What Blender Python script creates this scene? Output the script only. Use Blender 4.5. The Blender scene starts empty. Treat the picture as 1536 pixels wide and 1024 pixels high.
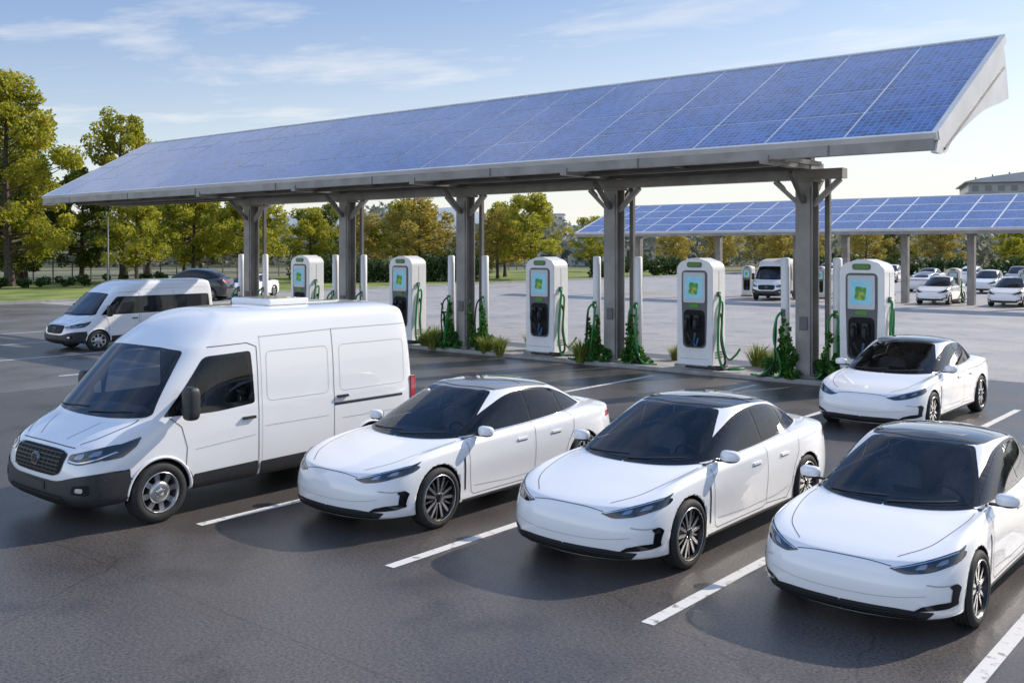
import bpy, bmesh, math, random
import numpy as np
from mathutils import Vector, Matrix, geometry
from mathutils.bvhtree import BVHTree
random.seed(7); rng=np.random.default_rng(7)
scene=bpy.context.scene
COL=scene.collection
# ------------------------------------------------------------------ materials
def M(name,col=(.5,.5,.5),rough=.5,metal=0,coat=0,spec=.5,emis=None,es=0,trans=0):
    m=bpy.data.materials.new(name); m.use_nodes=True
    b=m.node_tree.nodes['Principled BSDF']
    b.inputs['Base Color'].default_value=(*col,1); b.inputs['Roughness'].default_value=rough
    b.inputs['Metallic'].default_value=metal; b.inputs['Coat Weight'].default_value=coat
    b.inputs['Coat Roughness'].default_value=.03
    b.inputs['Specular IOR Level'].default_value=spec
    if emis: b.inputs['Emission Color'].default_value=(*emis,1); b.inputs['Emission Strength'].default_value=es
    return m
def nt(m): return m.node_tree.nodes,m.node_tree.links,m.node_tree.nodes['Principled BSDF']
def noisy(m,c1,c2,scale=5,detail=5,rough=None,bump=0,coord='Object',lo=.35,hi=.65,bscale=None):
    N,L,b=nt(m)
    tc=N.new('ShaderNodeTexCoord'); n=N.new('ShaderNodeTexNoise'); n.inputs['Scale'].default_value=scale; n.inputs['Detail'].default_value=detail
    L.new(tc.outputs[coord],n.inputs['Vector'])
    r=N.new('ShaderNodeValToRGB'); r.color_ramp.elements[0].color=(*c1,1); r.color_ramp.elements[1].color=(*c2,1)
    r.color_ramp.elements[0].position=lo; r.color_ramp.elements[1].position=hi
    L.new(n.outputs['Fac'],r.inputs['Fac']); L.new(r.outputs['Color'],b.inputs['Base Color'])
    if bump:
        n2=N.new('ShaderNodeTexNoise'); n2.inputs['Scale'].default_value=bscale or scale*4; n2.inputs['Detail'].default_value=4
        L.new(tc.outputs[coord],n2.inputs['Vector'])
        bp=N.new('ShaderNodeBump'); bp.inputs['Strength'].default_value=bump; bp.inputs['Distance'].default_value=.02
        L.new(n2.outputs['Fac'],bp.inputs['Height']); L.new(bp.outputs['Normal'],b.inputs['Normal'])
    return m
def two_sided(m,col,inner=(.03,.03,.032)):
    # outside is painted, the inside face of the shell is dark trim
    N,L,b=nt(m); g=N.new('ShaderNodeNewGeometry'); mx=N.new('ShaderNodeMix'); mx.data_type='RGBA'
    L.new(g.outputs['Backfacing'],mx.inputs[0]); mx.inputs[6].default_value=(*col,1); mx.inputs[7].default_value=(*inner,1)
    L.new(mx.outputs[2],b.inputs['Base Color'])
    cw=N.new('ShaderNodeMath');cw.operation='SUBTRACT';cw.inputs[0].default_value=1;L.new(g.outputs['Backfacing'],cw.inputs[1]);L.new(cw.outputs[0],b.inputs['Coat Weight'])
    return m
PAINT=two_sided(M('white_paint',(.86,.855,.85),.22,0,1.0),(.86,.855,.85))
def glassmat(name,tint):
    m=bpy.data.materials.new(name);m.use_nodes=True;N=m.node_tree.nodes;L=m.node_tree.links;out=N['Material Output'];N.remove(N['Principled BSDF'])
    t=N.new('ShaderNodeBsdfTransparent');t.inputs['Color'].default_value=(*tint,1)
    g=N.new('ShaderNodeBsdfGlossy');g.inputs['Roughness'].default_value=.02;g.inputs['Color'].default_value=(.9,.93,1,1)
    f=N.new('ShaderNodeFresnel');f.inputs['IOR'].default_value=1.52;mx=N.new('ShaderNodeMixShader')
    L.new(f.outputs[0],mx.inputs[0]);L.new(t.outputs[0],mx.inputs[1]);L.new(g.outputs[0],mx.inputs[2]);L.new(mx.outputs[0],out.inputs['Surface']);return m
CLEARW=glassmat('clear_windshield',(.70,.74,.76)); CLEARS=glassmat('tinted_side_glass',(.42,.44,.45))
BLACKGLOSS=M('black_gloss',(.008,.008,.010),.06,0,0,.5)
ROOFGL=M('panoramic_roof_glass',(.012,.013,.015),.04,0,1,.7)
ROOFLT=M('panoramic_roof_glass_sky_reflection',(.22,.225,.23),.06,0,1,.7)  # sky reflection on the roof glass put into its base colour
GLASS=M('opaque_side_glass',(.02,.022,.025),.02,0,0,.5)
GLASSW=noisy(M('windshield_glass',(.02,.026,.034),.02,0,0,.6),(.010,.013,.018),(.040,.048,.060),1.8,2,lo=.38,hi=.70)  # lighter patches paint highlights and cabin hints into the glass colour
TRIM=M('black_plastic',(.018,.019,.02),.5)
DASH=noisy(M('dashboard_plastic',(.06,.06,.062),.6),(.05,.05,.053),(.075,.075,.078),12)
SEAT=noisy(M('seat_fabric',(.16,.16,.165),.8),(.15,.15,.155),(.22,.22,.225),25)
DKPLAST=noisy(M('dark_bumper_plastic',(.03,.03,.033),.5),(.020,.021,.023),(.033,.033,.036),30)
GAP=M('panel_gap',(.03,.03,.032),.8)
GAPL=M('panel_gap_soft',(.42,.42,.43),.7)
CHROME=M('chrome',(.7,.7,.72),.15,1)
LENS=M('headlight_lens',(.012,.014,.018),.04,0,1,.7)
LEDM=M('led_housing',(.30,.33,.37),.15,.8)
RED=M('tail_lamp_red',(.45,.01,.01),.15,0,1)
TYRE=noisy(M('tyre_rubber',(.02,.02,.02),.75),(.018,.018,.018),(.03,.03,.03),20)
RIMD=M('rim_dark',(.03,.03,.033),.3,.6)
RIMS=M('rim_silver',(.60,.59,.59),.25,.9)
RIMG=M('rim_gunmetal',(.30,.29,.29),.28,.9)
ARCH=M('arch_liner',(.010,.010,.010),.9)
PLATE=M('number_plate',(.03,.03,.03),.5)
# ------------------------------------------------------------------ mesh builder
class MB:
    def __init__(s): s.v=[];s.f=[];s.m=[];s.sm=[];s.mats=[]
    def mi(s,mat):
        if mat not in s.mats: s.mats.append(mat)
        return s.mats.index(mat)
    def add(s,vs,fs,mat,smooth=False,mtx=None):
        o=len(s.v); i=s.mi(mat)
        for v in vs:
            v=Vector(v)
            if mtx is not None: v=mtx@v
            s.v.append(tuple(v))
        for f in fs: s.f.append([k+o for k in f]); s.m.append(i); s.sm.append(smooth)
    def box(s,c,sz,mat,rot=None,mtx=None):
        x,y,z=[q/2 for q in sz]
        vs=[Vector(p) for p in [(-x,-y,-z),(x,-y,-z),(x,y,-z),(-x,y,-z),(-x,-y,z),(x,-y,z),(x,y,z),(-x,y,z)]]
        if rot is not None: vs=[rot@v for v in vs]
        vs=[v+Vector(c) for v in vs]
        s.add(vs,[(0,3,2,1),(4,5,6,7),(0,1,5,4),(1,2,6,5),(2,3,7,6),(3,0,4,7)],mat,False,mtx)
    def prism(s,poly,axis,a,b,mat,smooth=False,mtx=None):
        def p3(p,t):
            if axis=='x': return (t,p[0],p[1])
            if axis=='y': return (p[0],t,p[1])
            return (p[0],p[1],t)
        n=len(poly); vs=[p3(p,a) for p in poly]+[p3(p,b) for p in poly]
        fs=[list(range(n))[::-1],list(range(n,2*n))]+[[i,(i+1)%n,n+(i+1)%n,n+i] for i in range(n)]
        s.add(vs,fs,mat,smooth,mtx)
    def tube(s,path,r,mat,n=8,smooth=True,caps=True,mtx=None):
        P=[Vector(p) for p in path]; R=r if isinstance(r,(list,tuple)) else [r]*len(P)
        vs=[];fs=[]
        t0=(P[1]-P[0]).normalized()
        a=t0.orthogonal().normalized()
        for i,p in enumerate(P):
            t=(P[min(i+1,len(P)-1)]-P[max(i-1,0)]).normalized()
            a=(a-t*a.dot(t)).normalized(); b=t.cross(a)
            for k in range(n):
                th=2*math.pi*k/n; vs.append(p+(a*math.cos(th)+b*math.sin(th))*R[i])
        for i in range(len(P)-1):
            for k in range(n):
                fs.append([i*n+k,i*n+(k+1)%n,(i+1)*n+(k+1)%n,(i+1)*n+k])
        if caps: fs.append(list(range(n))[::-1]); fs.append([(len(P)-1)*n+k for k in range(n)])
        s.add(vs,fs,mat,smooth,mtx)
    def lathe(s,prof,mat,n=40,smooth=True,mtx=None):
        vs=[];fs=[]
        for r,x in prof:
            for k in range(n):
                th=2*math.pi*k/n; vs.append((x,r*math.cos(th),r*math.sin(th)))
        for i in range(len(prof)-1):
            for k in range(n): fs.append([i*n+k,i*n+(k+1)%n,(i+1)*n+(k+1)%n,(i+1)*n+k])
        s.add(vs,fs,mat,smooth,mtx)
    def ell(s,c,r,mat,p=2.6,nu=20,nv=12,shear=0,zlo=None,mat2=None,rot=None):
        f=lambda t:math.copysign(abs(t)**(2/p),t)
        vs=[];fs=[];fs2=[]
        for j in range(nv+1):
            ph=-math.pi/2+math.pi*j/nv
            for i in range(nu):
                th=2*math.pi*i/nu
                x=f(math.cos(ph))*f(math.cos(th))*r[0];y=f(math.cos(ph))*f(math.sin(th))*r[1];z=f(math.sin(ph))*r[2]
                q=Vector((x,y+shear*abs(x),z))
                if rot is not None: q=rot@q
                vs.append((c[0]+q.x,c[1]+q.y,c[2]+q.z))
        for j in range(nv):
            for i in range(nu):
                q=[j*nu+i,j*nu+(i+1)%nu,(j+1)*nu+(i+1)%nu,(j+1)*nu+i]
                (fs2 if (mat2 and j<nv*.32) else fs).append(q)
        s.add(vs,fs,mat,True)
        if mat2: s.add(vs,fs2,mat2,True)
    def mesh(s,name):
        me=bpy.data.meshes.new(name); me.from_pydata(s.v,[],s.f)
        for m in s.mats: me.materials.append(m)
        me.polygons.foreach_set('material_index',s.m); me.polygons.foreach_set('use_smooth',s.sm); me.update()
        return me
def obj(name,me,loc=(0,0,0),rz=0,sc=1,parent=None):
    o=bpy.data.objects.new(name,me); COL.objects.link(o); o.location=loc; o.rotation_euler=(0,0,rz)
    o.scale=(sc,sc,sc) if not isinstance(sc,(tuple,list)) else sc
    if parent: o.parent=parent
    return o
def empty(name,loc=(0,0,0),rz=0,sc=1): 
    o=obj(name,None,loc,rz,sc); o.empty_display_size=.3; return o
def bev(o,w=.01,seg=2):
    m=o.modifiers.new('b','BEVEL'); m.width=w; m.segments=seg; m.limit_method='ANGLE'; m.angle_limit=math.radians(35); return o
def catmull(pts,n=8,closed=False):
    P=[np.array(p,float) for p in pts]; out=[]; L=len(P)
    for i in range(L if closed else L-1):
        g=(lambda k:P[k%L]) if closed else (lambda k:P[min(max(k,0),L-1)])
        p0,p1,p2,p3=g(i-1),g(i),g(i+1),g(i+2)
        for t in np.linspace(0,1,n,endpoint=False):
            out.append(.5*((2*p1)+(-p0+p2)*t+(2*p0-5*p1+4*p2-p3)*t*t+(-p0+3*p1-3*p2+p3)*t**3))
    if not closed: out.append(P[-1])
    return out
def fillet(pts,r=.05,n=4):
    out=[];L=len(pts)
    for i in range(L):
        p0,p,p2=[np.array(pts[k%L][:2],float) for k in (i-1,i,i+1)]
        rr=pts[i][2] if len(pts[i])>2 else r
        d0=np.linalg.norm(p0-p);d2=np.linalg.norm(p2-p); a=min(rr,d0*.45);b=min(rr,d2*.45)
        A=p+(p0-p)/d0*a;B=p+(p2-p)/d2*b
        for t in np.linspace(0,1,n): out.append(tuple((1-t)**2*A+2*t*(1-t)*p+t*t*B))
    return out
def symp(poly):
    h=[p for p in poly if p[0]>=0]; return list(h)+[(-p[0],p[1]) for p in h[::-1]]
# ------------------------------------------------------------------ projected parts
class Surf:
    def __init__(s,me):
        s.bvh=BVHTree.FromPolygons([v.co.copy() for v in me.vertices],[tuple(p.vertices) for p in me.polygons])
    def hit(s,a,b,ax):
        if ax=='side': o=Vector((3,a,b));d=Vector((-1,0,0))
        elif ax=='front': o=Vector((a,-6,b));d=Vector((0,1,0))
        elif ax=='rear': o=Vector((a,6,b));d=Vector((0,-1,0))
        else: o=Vector((a,b,5));d=Vector((0,0,-1))
        l,n,i,dd=s.bvh.ray_cast(o,d)
        if l is None: return None
        if n.dot(d)>0:n=-n
        return l,n
def put(mb,vs,fs,mat,mirror,smooth=True):
    mb.add(vs,fs,mat,smooth)
    if mirror: mb.add([(-v[0],v[1],v[2]) for v in vs],[f[::-1] for f in fs],mat,smooth)
def inpoly(A,p):
    c=False;nb=len(A);j=nb-1
    for i in range(nb):
        if (A[i][1]>p[1])!=(A[j][1]>p[1]) and p[0]<(A[j][0]-A[i][0])*(p[1]-A[i][1])/(A[j][1]-A[i][1])+A[i][0]: c=not c
        j=i
    return c
def edged(A,p):
    A=np.asarray(A);B=np.roll(A,-1,0);d=B-A;l=np.sum(d*d,1)+1e-12
    t=np.clip(np.sum((np.array(p)-A)*d,1)/l,0,1);q=A+d*t[:,None]-np.array(p)
    return math.sqrt(np.min(np.sum(q*q,1)))
def patch(mb,S,poly,ax,mat,off=.004,mirror=False,sp=.03,symx=False,jmp=.35,holes=()):
    if symx: poly=list(poly)+[(-p[0],p[1]) for p in poly[::-1]]
    def dens(poly):
        P=[];L=len(poly)
        for i in range(L):
            a=np.array(poly[i]);b=np.array(poly[(i+1)%L]); n=max(1,int(np.linalg.norm(b-a)/sp))
            if np.linalg.norm(b-a)<1e-6: continue
            for k in range(n): P.append(a+(b-a)*k/n)
        return P
    P=dens(poly); nb=len(P); A=np.array(P); mn=A.min(0);mx=A.max(0)
    E=[(i,(i+1)%nb) for i in range(nb)]; ALL=list(P); HL=[]
    for h in holes:
        H=dens(h); o=len(ALL); ALL+=H; E+=[(o+i,o+(i+1)%len(H)) for i in range(len(H))]; HL.append(np.array(H))
    AA=np.array(ALL)
    pts=[Vector(p) for p in ALL]
    for x in np.arange(mn[0]+sp*.5,mx[0],sp):
        for y in np.arange(mn[1]+sp*.5,mx[1],sp):
            q=np.array((x,y))
            if np.min(np.sum((AA-q)**2,1))>(sp*.4)**2 and inpoly(A,q) and not any(inpoly(h,q) for h in HL): pts.append(Vector((x,y)))
    r=geometry.delaunay_2d_cdt(pts,E,[],1,1e-6)
    vs=[];ok=[]
    for p in r[0]:
        h=S.hit(p[0],p[1],ax)
        ok.append(h is not None)
        vs.append(tuple(h[0]+h[1]*off) if h else (0,0,0))
    fs=[]
    for f in r[2]:
        if all(ok[i] for i in f):
            c=((r[0][f[0]]+r[0][f[1]]+r[0][f[2]])/3)
            if not inpoly(A,c) or any(inpoly(h,c) for h in HL): continue
            q=[Vector(vs[i]) for i in f]
            if max((q[0]-q[1]).length,(q[1]-q[2]).length,(q[2]-q[0]).length)>jmp: continue
            n=(q[1]-q[0]).cross(q[2]-q[0])
            d={'side':Vector((1,0,0)),'front':Vector((0,-1,0)),'rear':Vector((0,1,0)),'top':Vector((0,0,1))}[ax]
            fs.append(list(f) if n.dot(d)>0 else list(f)[::-1])
    put(mb,vs,fs,mat,mirror)
def cut_windows(em,front,sides,ylim,marg=.009):
    # open the shell behind the windscreen and side glass
    bm=bmesh.new();bm.from_mesh(em)
    def infr(c,n,m): return n.y<-.12 and n.z>.05 and c.y<ylim and inpoly(front,(c.x,c.z)) and (m<0 or edged(front,(c.x,c.z))>m)
    def insd(c,n,m): return abs(n.x)>.25 and abs(c.x)>.45 and any(inpoly(s_,(c.y,c.z)) and (m<0 or edged(s_,(c.y,c.z))>m) for s_ in sides)
    es=set()
    for f in bm.faces:
        c=f.calc_center_median();n=f.normal
        if c.z<.9: continue
        near=infr(c,n,-1) or insd(c,n,-1)
        if not near:
            near=(n.y<-.12 and c.y<ylim and edged(front,(c.x,c.z))<.05) or (abs(n.x)>.25 and abs(c.x)>.45 and any(edged(s_,(c.y,c.z))<.04 for s_ in sides))
        if near: es.update(f.edges)
    bmesh.ops.subdivide_edges(bm,edges=list(es),cuts=2,use_grid_fill=True)
    bm.normal_update()
    dl=[f for f in bm.faces if f.calc_center_median().z>.9 and (infr(f.calc_center_median(),f.normal,marg) or insd(f.calc_center_median(),f.normal,marg))]
    bmesh.ops.delete(bm,geom=dl,context='FACES')
    bm.to_mesh(em);bm.free()
def strip(mb,S,pts,ax,w,mat,off=.004,mirror=False,n=8,smoothline=True):
    C=catmull(pts,n) if smoothline else [np.array(p,float) for p in pts]
    if not smoothline:
        D=[]
        for i in range(len(C)-1):
            k=max(1,int(np.linalg.norm(C[i+1]-C[i])/.03))
            for t in range(k): D.append(C[i]+(C[i+1]-C[i])*t/k)
        D.append(C[-1]);C=D
    vs=[];prev=None
    fs=[]
    for i,c in enumerate(C):
        t=C[min(i+1,len(C)-1)]-C[max(i-1,0)]; t=t/(np.linalg.norm(t)+1e-9); nn=np.array((-t[1],t[0]))
        row=[]
        for sgn in (-1,1):
            h=S.hit(c[0]+nn[0]*w/2*sgn,c[1]+nn[1]*w/2*sgn,ax) 
            row.append(h[0]+h[1]*off if h else None)
        if row[0] is None or row[1] is None: prev=None; continue
        vs+= [tuple(row[0]),tuple(row[1])]; k=len(vs)-2
        if prev is not None and (Vector(vs[prev])-Vector(vs[k])).length<.3: fs.append([prev,prev+1,k+1,k])
        prev=k
    put(mb,vs,fs,mat,mirror)
def cage_mesh(rings,levels,wheels,arch_r,xin,name,wz,crease={}):
    vs=[];fs=[]
    def idx(j,i): return j*28+i
    for R in rings:
        for i in range(15): vs.append(R[i])
        for i in range(13,0,-1): vs.append((-R[i][0],R[i][1],R[i][2]))
    for j in range(len(rings)-1):
        for i in range(28): fs.append([idx(j,i),idx(j,(i+1)%28),idx(j+1,(i+1)%28),idx(j+1,i)])
    def cap(j,flip):
        for i in range(0,14):
            a=idx(j,i);b=idx(j,i+1);c=idx(j,(28-(i+1))%28);d=idx(j,(28-i)%28)
            f=[a,b,c,d]; f2=[]
            for q in f:
                if q not in f2:f2.append(q)
            fs.append(f2[::-1] if flip else f2)
    cap(0,True);cap(len(rings)-1,False)
    me=bpy.data.meshes.new(name+'_cage'); me.from_pydata(vs,[],fs)
    bm=bmesh.new();bm.from_mesh(me);bmesh.ops.recalc_face_normals(bm,faces=bm.faces);bm.to_mesh(me);bm.free()
    at=me.attributes.new('crease_edge','FLOAT','EDGE')
    for e in me.edges:
        a,b=e.vertices; ja,ia=divmod(a,28);jb,ib=divmod(b,28)
        if ja==jb and ja in crease:
            ha=ia if ia<=14 else 28-ia; hb=ib if ib<=14 else 28-ib
            if abs(ha-hb)==1: at.data[e.index].value=crease[ja][min(ha,hb)]
    o=bpy.data.objects.new(name+'_tmp',me);COL.objects.link(o)
    ss=o.modifiers.new('s','SUBSURF');ss.levels=levels;ss.render_levels=levels
    tmp=[o]
    for y in wheels:
        for sg in (-1,1):
            mb=MB(); pr=[(math.cos(a)*arch_r+y,math.sin(a)*arch_r+wz) for a in np.linspace(0,2*math.pi,64,endpoint=False)]
            x0,x1=sorted((sg*xin,sg*1.4))
            mb.prism(pr,'x',x0,x1,ARCH); c=mb.mesh('cut')
            bm=bmesh.new();bm.from_mesh(c);bmesh.ops.recalc_face_normals(bm,faces=bm.faces);bm.to_mesh(c);bm.free()
            co=bpy.data.objects.new('cut',c);COL.objects.link(co);tmp.append(co)
            bo=o.modifiers.new('b','BOOLEAN');bo.operation='DIFFERENCE';bo.object=co;bo.solver='EXACT'
    dg=bpy.context.evaluated_depsgraph_get(); dg.update()
    em=bpy.data.meshes.new_from_object(o.evaluated_get(dg))
    for t in tmp: bpy.data.objects.remove(t,do_unlink=True)
    em.materials.clear(); em.materials.append(PAINT); em.materials.append(ARCH)
    for p in em.polygons:
        c=p.center; m=0
        for y in wheels:
            d=math.hypot(c.y-y,c.z-wz)
            if abs(d-arch_r)<.004 and abs(c.x)>xin-.01 or (d<arch_r and abs(abs(c.x)-xin)<.01): m=1
        p.material_index=m; p.use_smooth=(m==0)
    em.name=name
    return em
# ------------------------------------------------------------------ wheels
def wheel_mesh(r,w,style):
    mb=MB(); ri=r*(.745 if style=='sport' else .66)
    T=[(ri,-w/2+.02),(ri+.02,-w/2),(r-.035,-w/2),(r-.01,-w/2+.02),(r,-w/2+.05)]
    k=[]
    for g in (-.3,-.1,.1,.3): k+=[(r,w*g-.012),(r-.008,w*g-.008),(r-.008,w*g+.008),(r,w*g+.012)]
    T+=k+[(r,w/2-.05),(r-.01,w/2-.02),(r-.035,w/2),(ri+.02,w/2),(ri,w/2-.02)]
    mb.lathe(T,TYRE,48)
    mb.lathe([(ri+.004,w/2-.012),(ri+.012,w/2-.005),(ri-.004,w/2-.004)],RIMS,48)
    mb.lathe([(ri-.004,w/2-.004),(ri-.022,w/2-.03),(ri-.03,-w/2+.04)],RIMD if style=='sport' else RIMS,48)
    mb.lathe([(ri-.025,w/2-.11),(.0,w/2-.11)],ARCH,32)
    mb.lathe([(ri*.6,w/2-.10),(ri*.6,w/2-.085),(0.001,w/2-.085)],RIMD,32)
    hx=w/2-.03
    if style=='sport':
        def spoke(a0,a1,r0,r1,h0,h1,d,mt,th=.03):
            p0=np.array((math.cos(a0),math.sin(a0)))*r0;p1=np.array((math.cos(a1),math.sin(a1)))*r1
            t=(p1-p0)/np.linalg.norm(p1-p0);nn=np.array((-t[1],t[0]))
            mb.prism([tuple(q) for q in (p0-nn*h0,p1-nn*h1,p1+nn*h1,p0+nn*h0)],'x',hx-th-d,hx-d,mt)
        for i in range(5):
            a=2*math.pi*i/5
            spoke(a,a,.04,ri-.012,.035,.062,.014,RIMD)
            for o_ in (-1,1):
                spoke(a+o_*.30,a+o_*.235,.045,ri-.006,.014,.016,0,RIMS)
                spoke(a+o_*.30,a+o_*.235,.045,ri-.006,.021,.026,.004,RIMD)
            spoke(a+math.pi/5,a+math.pi/5,.04,ri-.012,.008,.010,.010,RIMG)
    else:
        n=8
        for i in range(n):
            a=2*math.pi*i/n
            p0=np.array((math.cos(a),math.sin(a)))*.05;p1=np.array((math.cos(a),math.sin(a)))*(ri-.01)
            t=(p1-p0)/np.linalg.norm(p1-p0);nn=np.array((-t[1],t[0]))
            mb.prism([tuple(p0-nn*.028),tuple(p1-nn*.034),tuple(p1+nn*.034),tuple(p0+nn*.028)],'x',hx-.04,hx-.008,RIMS)
        mb.lathe([(ri*.55,hx-.03),(ri*.55,hx),(ri*.4,hx+.008),(.001,hx+.008)],RIMS,32)
    mb.lathe([(.055,hx-.03),(.055,hx+.004),(.045,hx+.01),(.001,hx+.01)],RIMS if style=='van' else RIMD,24)
    for i in range(5):
        a=2*math.pi*(i+.5)/5; c=(math.cos(a)*.06,math.sin(a)*.06)
        mb.tube([(hx-.01,c[0],c[1]),(hx+.012,c[0],c[1])],.008,CHROME,6)
    return mb.mesh('wheel_'+style)
W_SPORT=wheel_mesh(.352,.235,'sport'); W_VAN=wheel_mesh(.375,.24,'van')
def lerp(A,B,t,dx=0,dz=0): return [(a[0]*(1-t)+b[0]*t+(dx if a[0]>0.01 else 0),a[1]*(1-t)+b[1]*t,a[2]*(1-t)+b[2]*t+dz) for a,b in zip(A,B)]
def ring(x,y,z):
    if not isinstance(z,(list,tuple)): z=[z]*15
    return list(zip(x,y,z))
def seat(mb,x,y,z,s=1.0,w=.26):
    R=Matrix.Rotation(math.radians(-14),3,'X')
    mb.ell((x,y-.12,z),(w,.27*s,.09*s),SEAT,4,16,10)
    mb.ell((x,y+.20*s,z+.34*s),(w,.08*s,.34*s),SEAT,4,16,10,rot=R)
    mb.ell((x,y+.32*s,z+.76*s),(.13,.055,.085*s),SEAT,3.5,14,8,rot=R)
    for q in (-.05,.05): mb.tube([(x+q,y+.27*s,z+.62*s),(x+q,y+.30*s,z+.74*s)],.008,CHROME,5)
def steering(mb,x,y,z,r):
    P=[]
    for a in np.linspace(0,2*math.pi,25): P.append((x+math.cos(a)*r,y-math.sin(a)*r*.42,z+math.sin(a)*r*.9))
    mb.tube(P,.016,TRIM,6,caps=False); mb.ell((x,y,z),(.06,.03,.05),TRIM,2.5,12,8)
    mb.box((x,y,z),(r*1.9,.02,.03),TRIM)
# ------------------------------------------------------------------ sedan
def sedan(kind='sedan'):
    R0=ring([0,.42,.70,.82,.86,.87,.87,.88,.88,.87,.84,.78,.6,.35,0],[-2.36,-2.34,-2.22,-2.03,-1.84,-1.5,-.9,0,.9,1.45,1.95,2.12,2.26,2.32,2.33],.17)
    R1=ring([0,.45,.77,.89,.93,.935,.915,.91,.92,.935,.92,.85,.68,.4,0],[-2.45,-2.42,-2.28,-2.06,-1.86,-1.5,-.9,0,.9,1.45,1.97,2.2,2.35,2.42,2.43],[.24]*4+[.23]*7+[.28]*4)
    R2=ring([0,.46,.78,.915,.95,.955,.915,.905,.925,.955,.945,.88,.70,.42,0],[-2.47,-2.44,-2.30,-2.08,-1.87,-1.5,-.9,0,.9,1.45,1.98,2.24,2.41,2.47,2.48],.44)
    R3=ring([0,.45,.76,.90,.945,.965,.94,.93,.945,.975,.95,.88,.68,.39,0],[-2.44,-2.41,-2.27,-2.06,-1.86,-1.5,-.9,0,.9,1.45,1.97,2.23,2.40,2.46,2.47],[.61,.61,.625,.645,.67,.69,.67,.67,.70,.74,.77,.80,.82,.82,.82])
    R4=ring([0,.43,.73,.865,.91,.935,.92,.91,.92,.94,.91,.83,.64,.36,0],[-2.38,-2.35,-2.20,-2.01,-1.83,-1.5,-.9,0,.9,1.45,1.95,2.2,2.36,2.42,2.43],[.70,.70,.725,.765,.805,.85,.872,.890,.915,.950,.985,.995,1.01,1.01,1.01])
    R5=ring([0,.40,.66,.78,.83,.86,.875,.88,.875,.855,.79,.66,.5,.28,0],[-2.28,-2.25,-2.10,-1.94,-1.79,-1.5,-.88,0,.9,1.42,1.85,2.08,2.22,2.28,2.29],[.742,.742,.775,.825,.868,.910,.938,.950,.975,1.015,1.04,1.045,1.055,1.06,1.06])
    R6=ring([0,.37,.64,.76,.81,.835,.845,.85,.83,.78,.70,.60,.44,.22,0],[-1.36,-1.33,-1.21,-1.08,-.93,-.72,-.42,.1,.8,1.25,1.6,1.83,1.93,1.97,1.98],[.935,.935,.93,.93,.94,.95,.965,.98,1.00,1.03,1.05,1.06,1.07,1.07,1.07])
    R8=ring([0,.34,.55,.62,.645,.655,.66,.655,.645,.625,.58,.51,.38,.18,0],[-.16,-.14,-.06,.03,.12,.22,.34,.52,.78,.99,1.15,1.26,1.32,1.34,1.345],[1.45,1.445,1.43,1.425,1.43,1.435,1.44,1.44,1.42,1.392,1.365,1.34,1.335,1.335,1.335])
    R9=[(x*.55,.42+(y-.42)*.72,1.505-.060*((.42+(y-.42)*.72-.35)/.75)**2) for x,y,z in R8]
    R5b=lerp(R5,R6,.5,0,0); R5b=[(a,b,c+(.018 if i<3 else (.006 if i<5 else 0))) for i,(a,b,c) in enumerate(R5b)]
    R7=lerp(R6,R8,.5,.014,.014)
    rings=[R0,R1,R2,R3,R4,R5,R5b,R6,R7,R8,R9]
    if kind=='suv':
        def st(p): 
            x,y,z=p; z2=z*1.12+.03 if z<1.0 else 1.15+(z-1.0)*1.15; 
            if z>1.0 and y>.3: y=y+ (y-.3)*.28*min(1,(z-1.0)/.3); y=min(y,2.2)
            return (x,y*.93,z2)
        rings=[[st(p) for p in R] for R in rings]
    k=.93 if kind=='suv' else 1
    WY=(-1.5*k,1.45*k); wz=.352
    CR={4:[.65]*3+[.45]*2+[.45]*5+[.5]+[.75]*3,7:[.5]*3+[.75]*8+[.3]*3,1:[.5]*14,9:[.3]*14,2:[.2]*14}
    em=cage_mesh(rings,3,WY,.388,.62,'body',wz,CR)
    S=Surf(em); mb=MB()
    zq=(lambda z:z) if kind!='suv' else (lambda z:z*1.12+.03)
    if kind=='suv':
        zz=lambda z: z*1.12+.03 if z<1.0 else 1.15+(z-1.0)*1.15
        T=lambda pts:[(p[0],zz(p[1]))+tuple(p[2:]) for p in pts]
        TY=lambda pts:[((p[0]*.93 if p[0]<.6 else (p[0]+.1)*.97),zz(p[1]))+tuple(p[2:]) for p in pts]
    else: T=lambda p:p; TY=lambda p:p
    surround=fillet(TY([(-1.02,.968,.02),(-.55,1.18,.2),(.02,1.375,.2),(.52,1.408,.3),(.95,1.368,.2),(1.35,1.24,.2),(1.70,1.070,.03),(1.1,1.03,.1),(.2,.995,.2)]),.05,5)
    g1=fillet(TY([(-.86,.998,.02),(-.46,1.172,.2),(.03,1.343,.1),(.30,1.376,.03),(.34,1.018,.03)]),.03,4)
    g2=fillet(TY([(.39,1.022,.03),(.35,1.378,.03),(.66,1.374,.1),(1.0,1.308,.04),(1.07,1.054,.04)]),.03,4)
    g3=fillet(TY([(1.11,1.058,.03),(1.05,1.294,.03),(1.30,1.210,.1),(1.52,1.094,.03)]),.02,4)
    wso=symp(fillet(T([(0,1.432),(.33,1.427),(.54,1.410,.04),(.69,1.19,.3),(.80,.960,.04),(.5,.947,.2),(0,.944)]),.02,4))
    wsi=symp(fillet(T([(0,1.412),(.32,1.407),(.512,1.391,.04),(.655,1.19,.3),(.750,.992,.04),(.45,.973,.2),(0,.970)]),.02,4))
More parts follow.
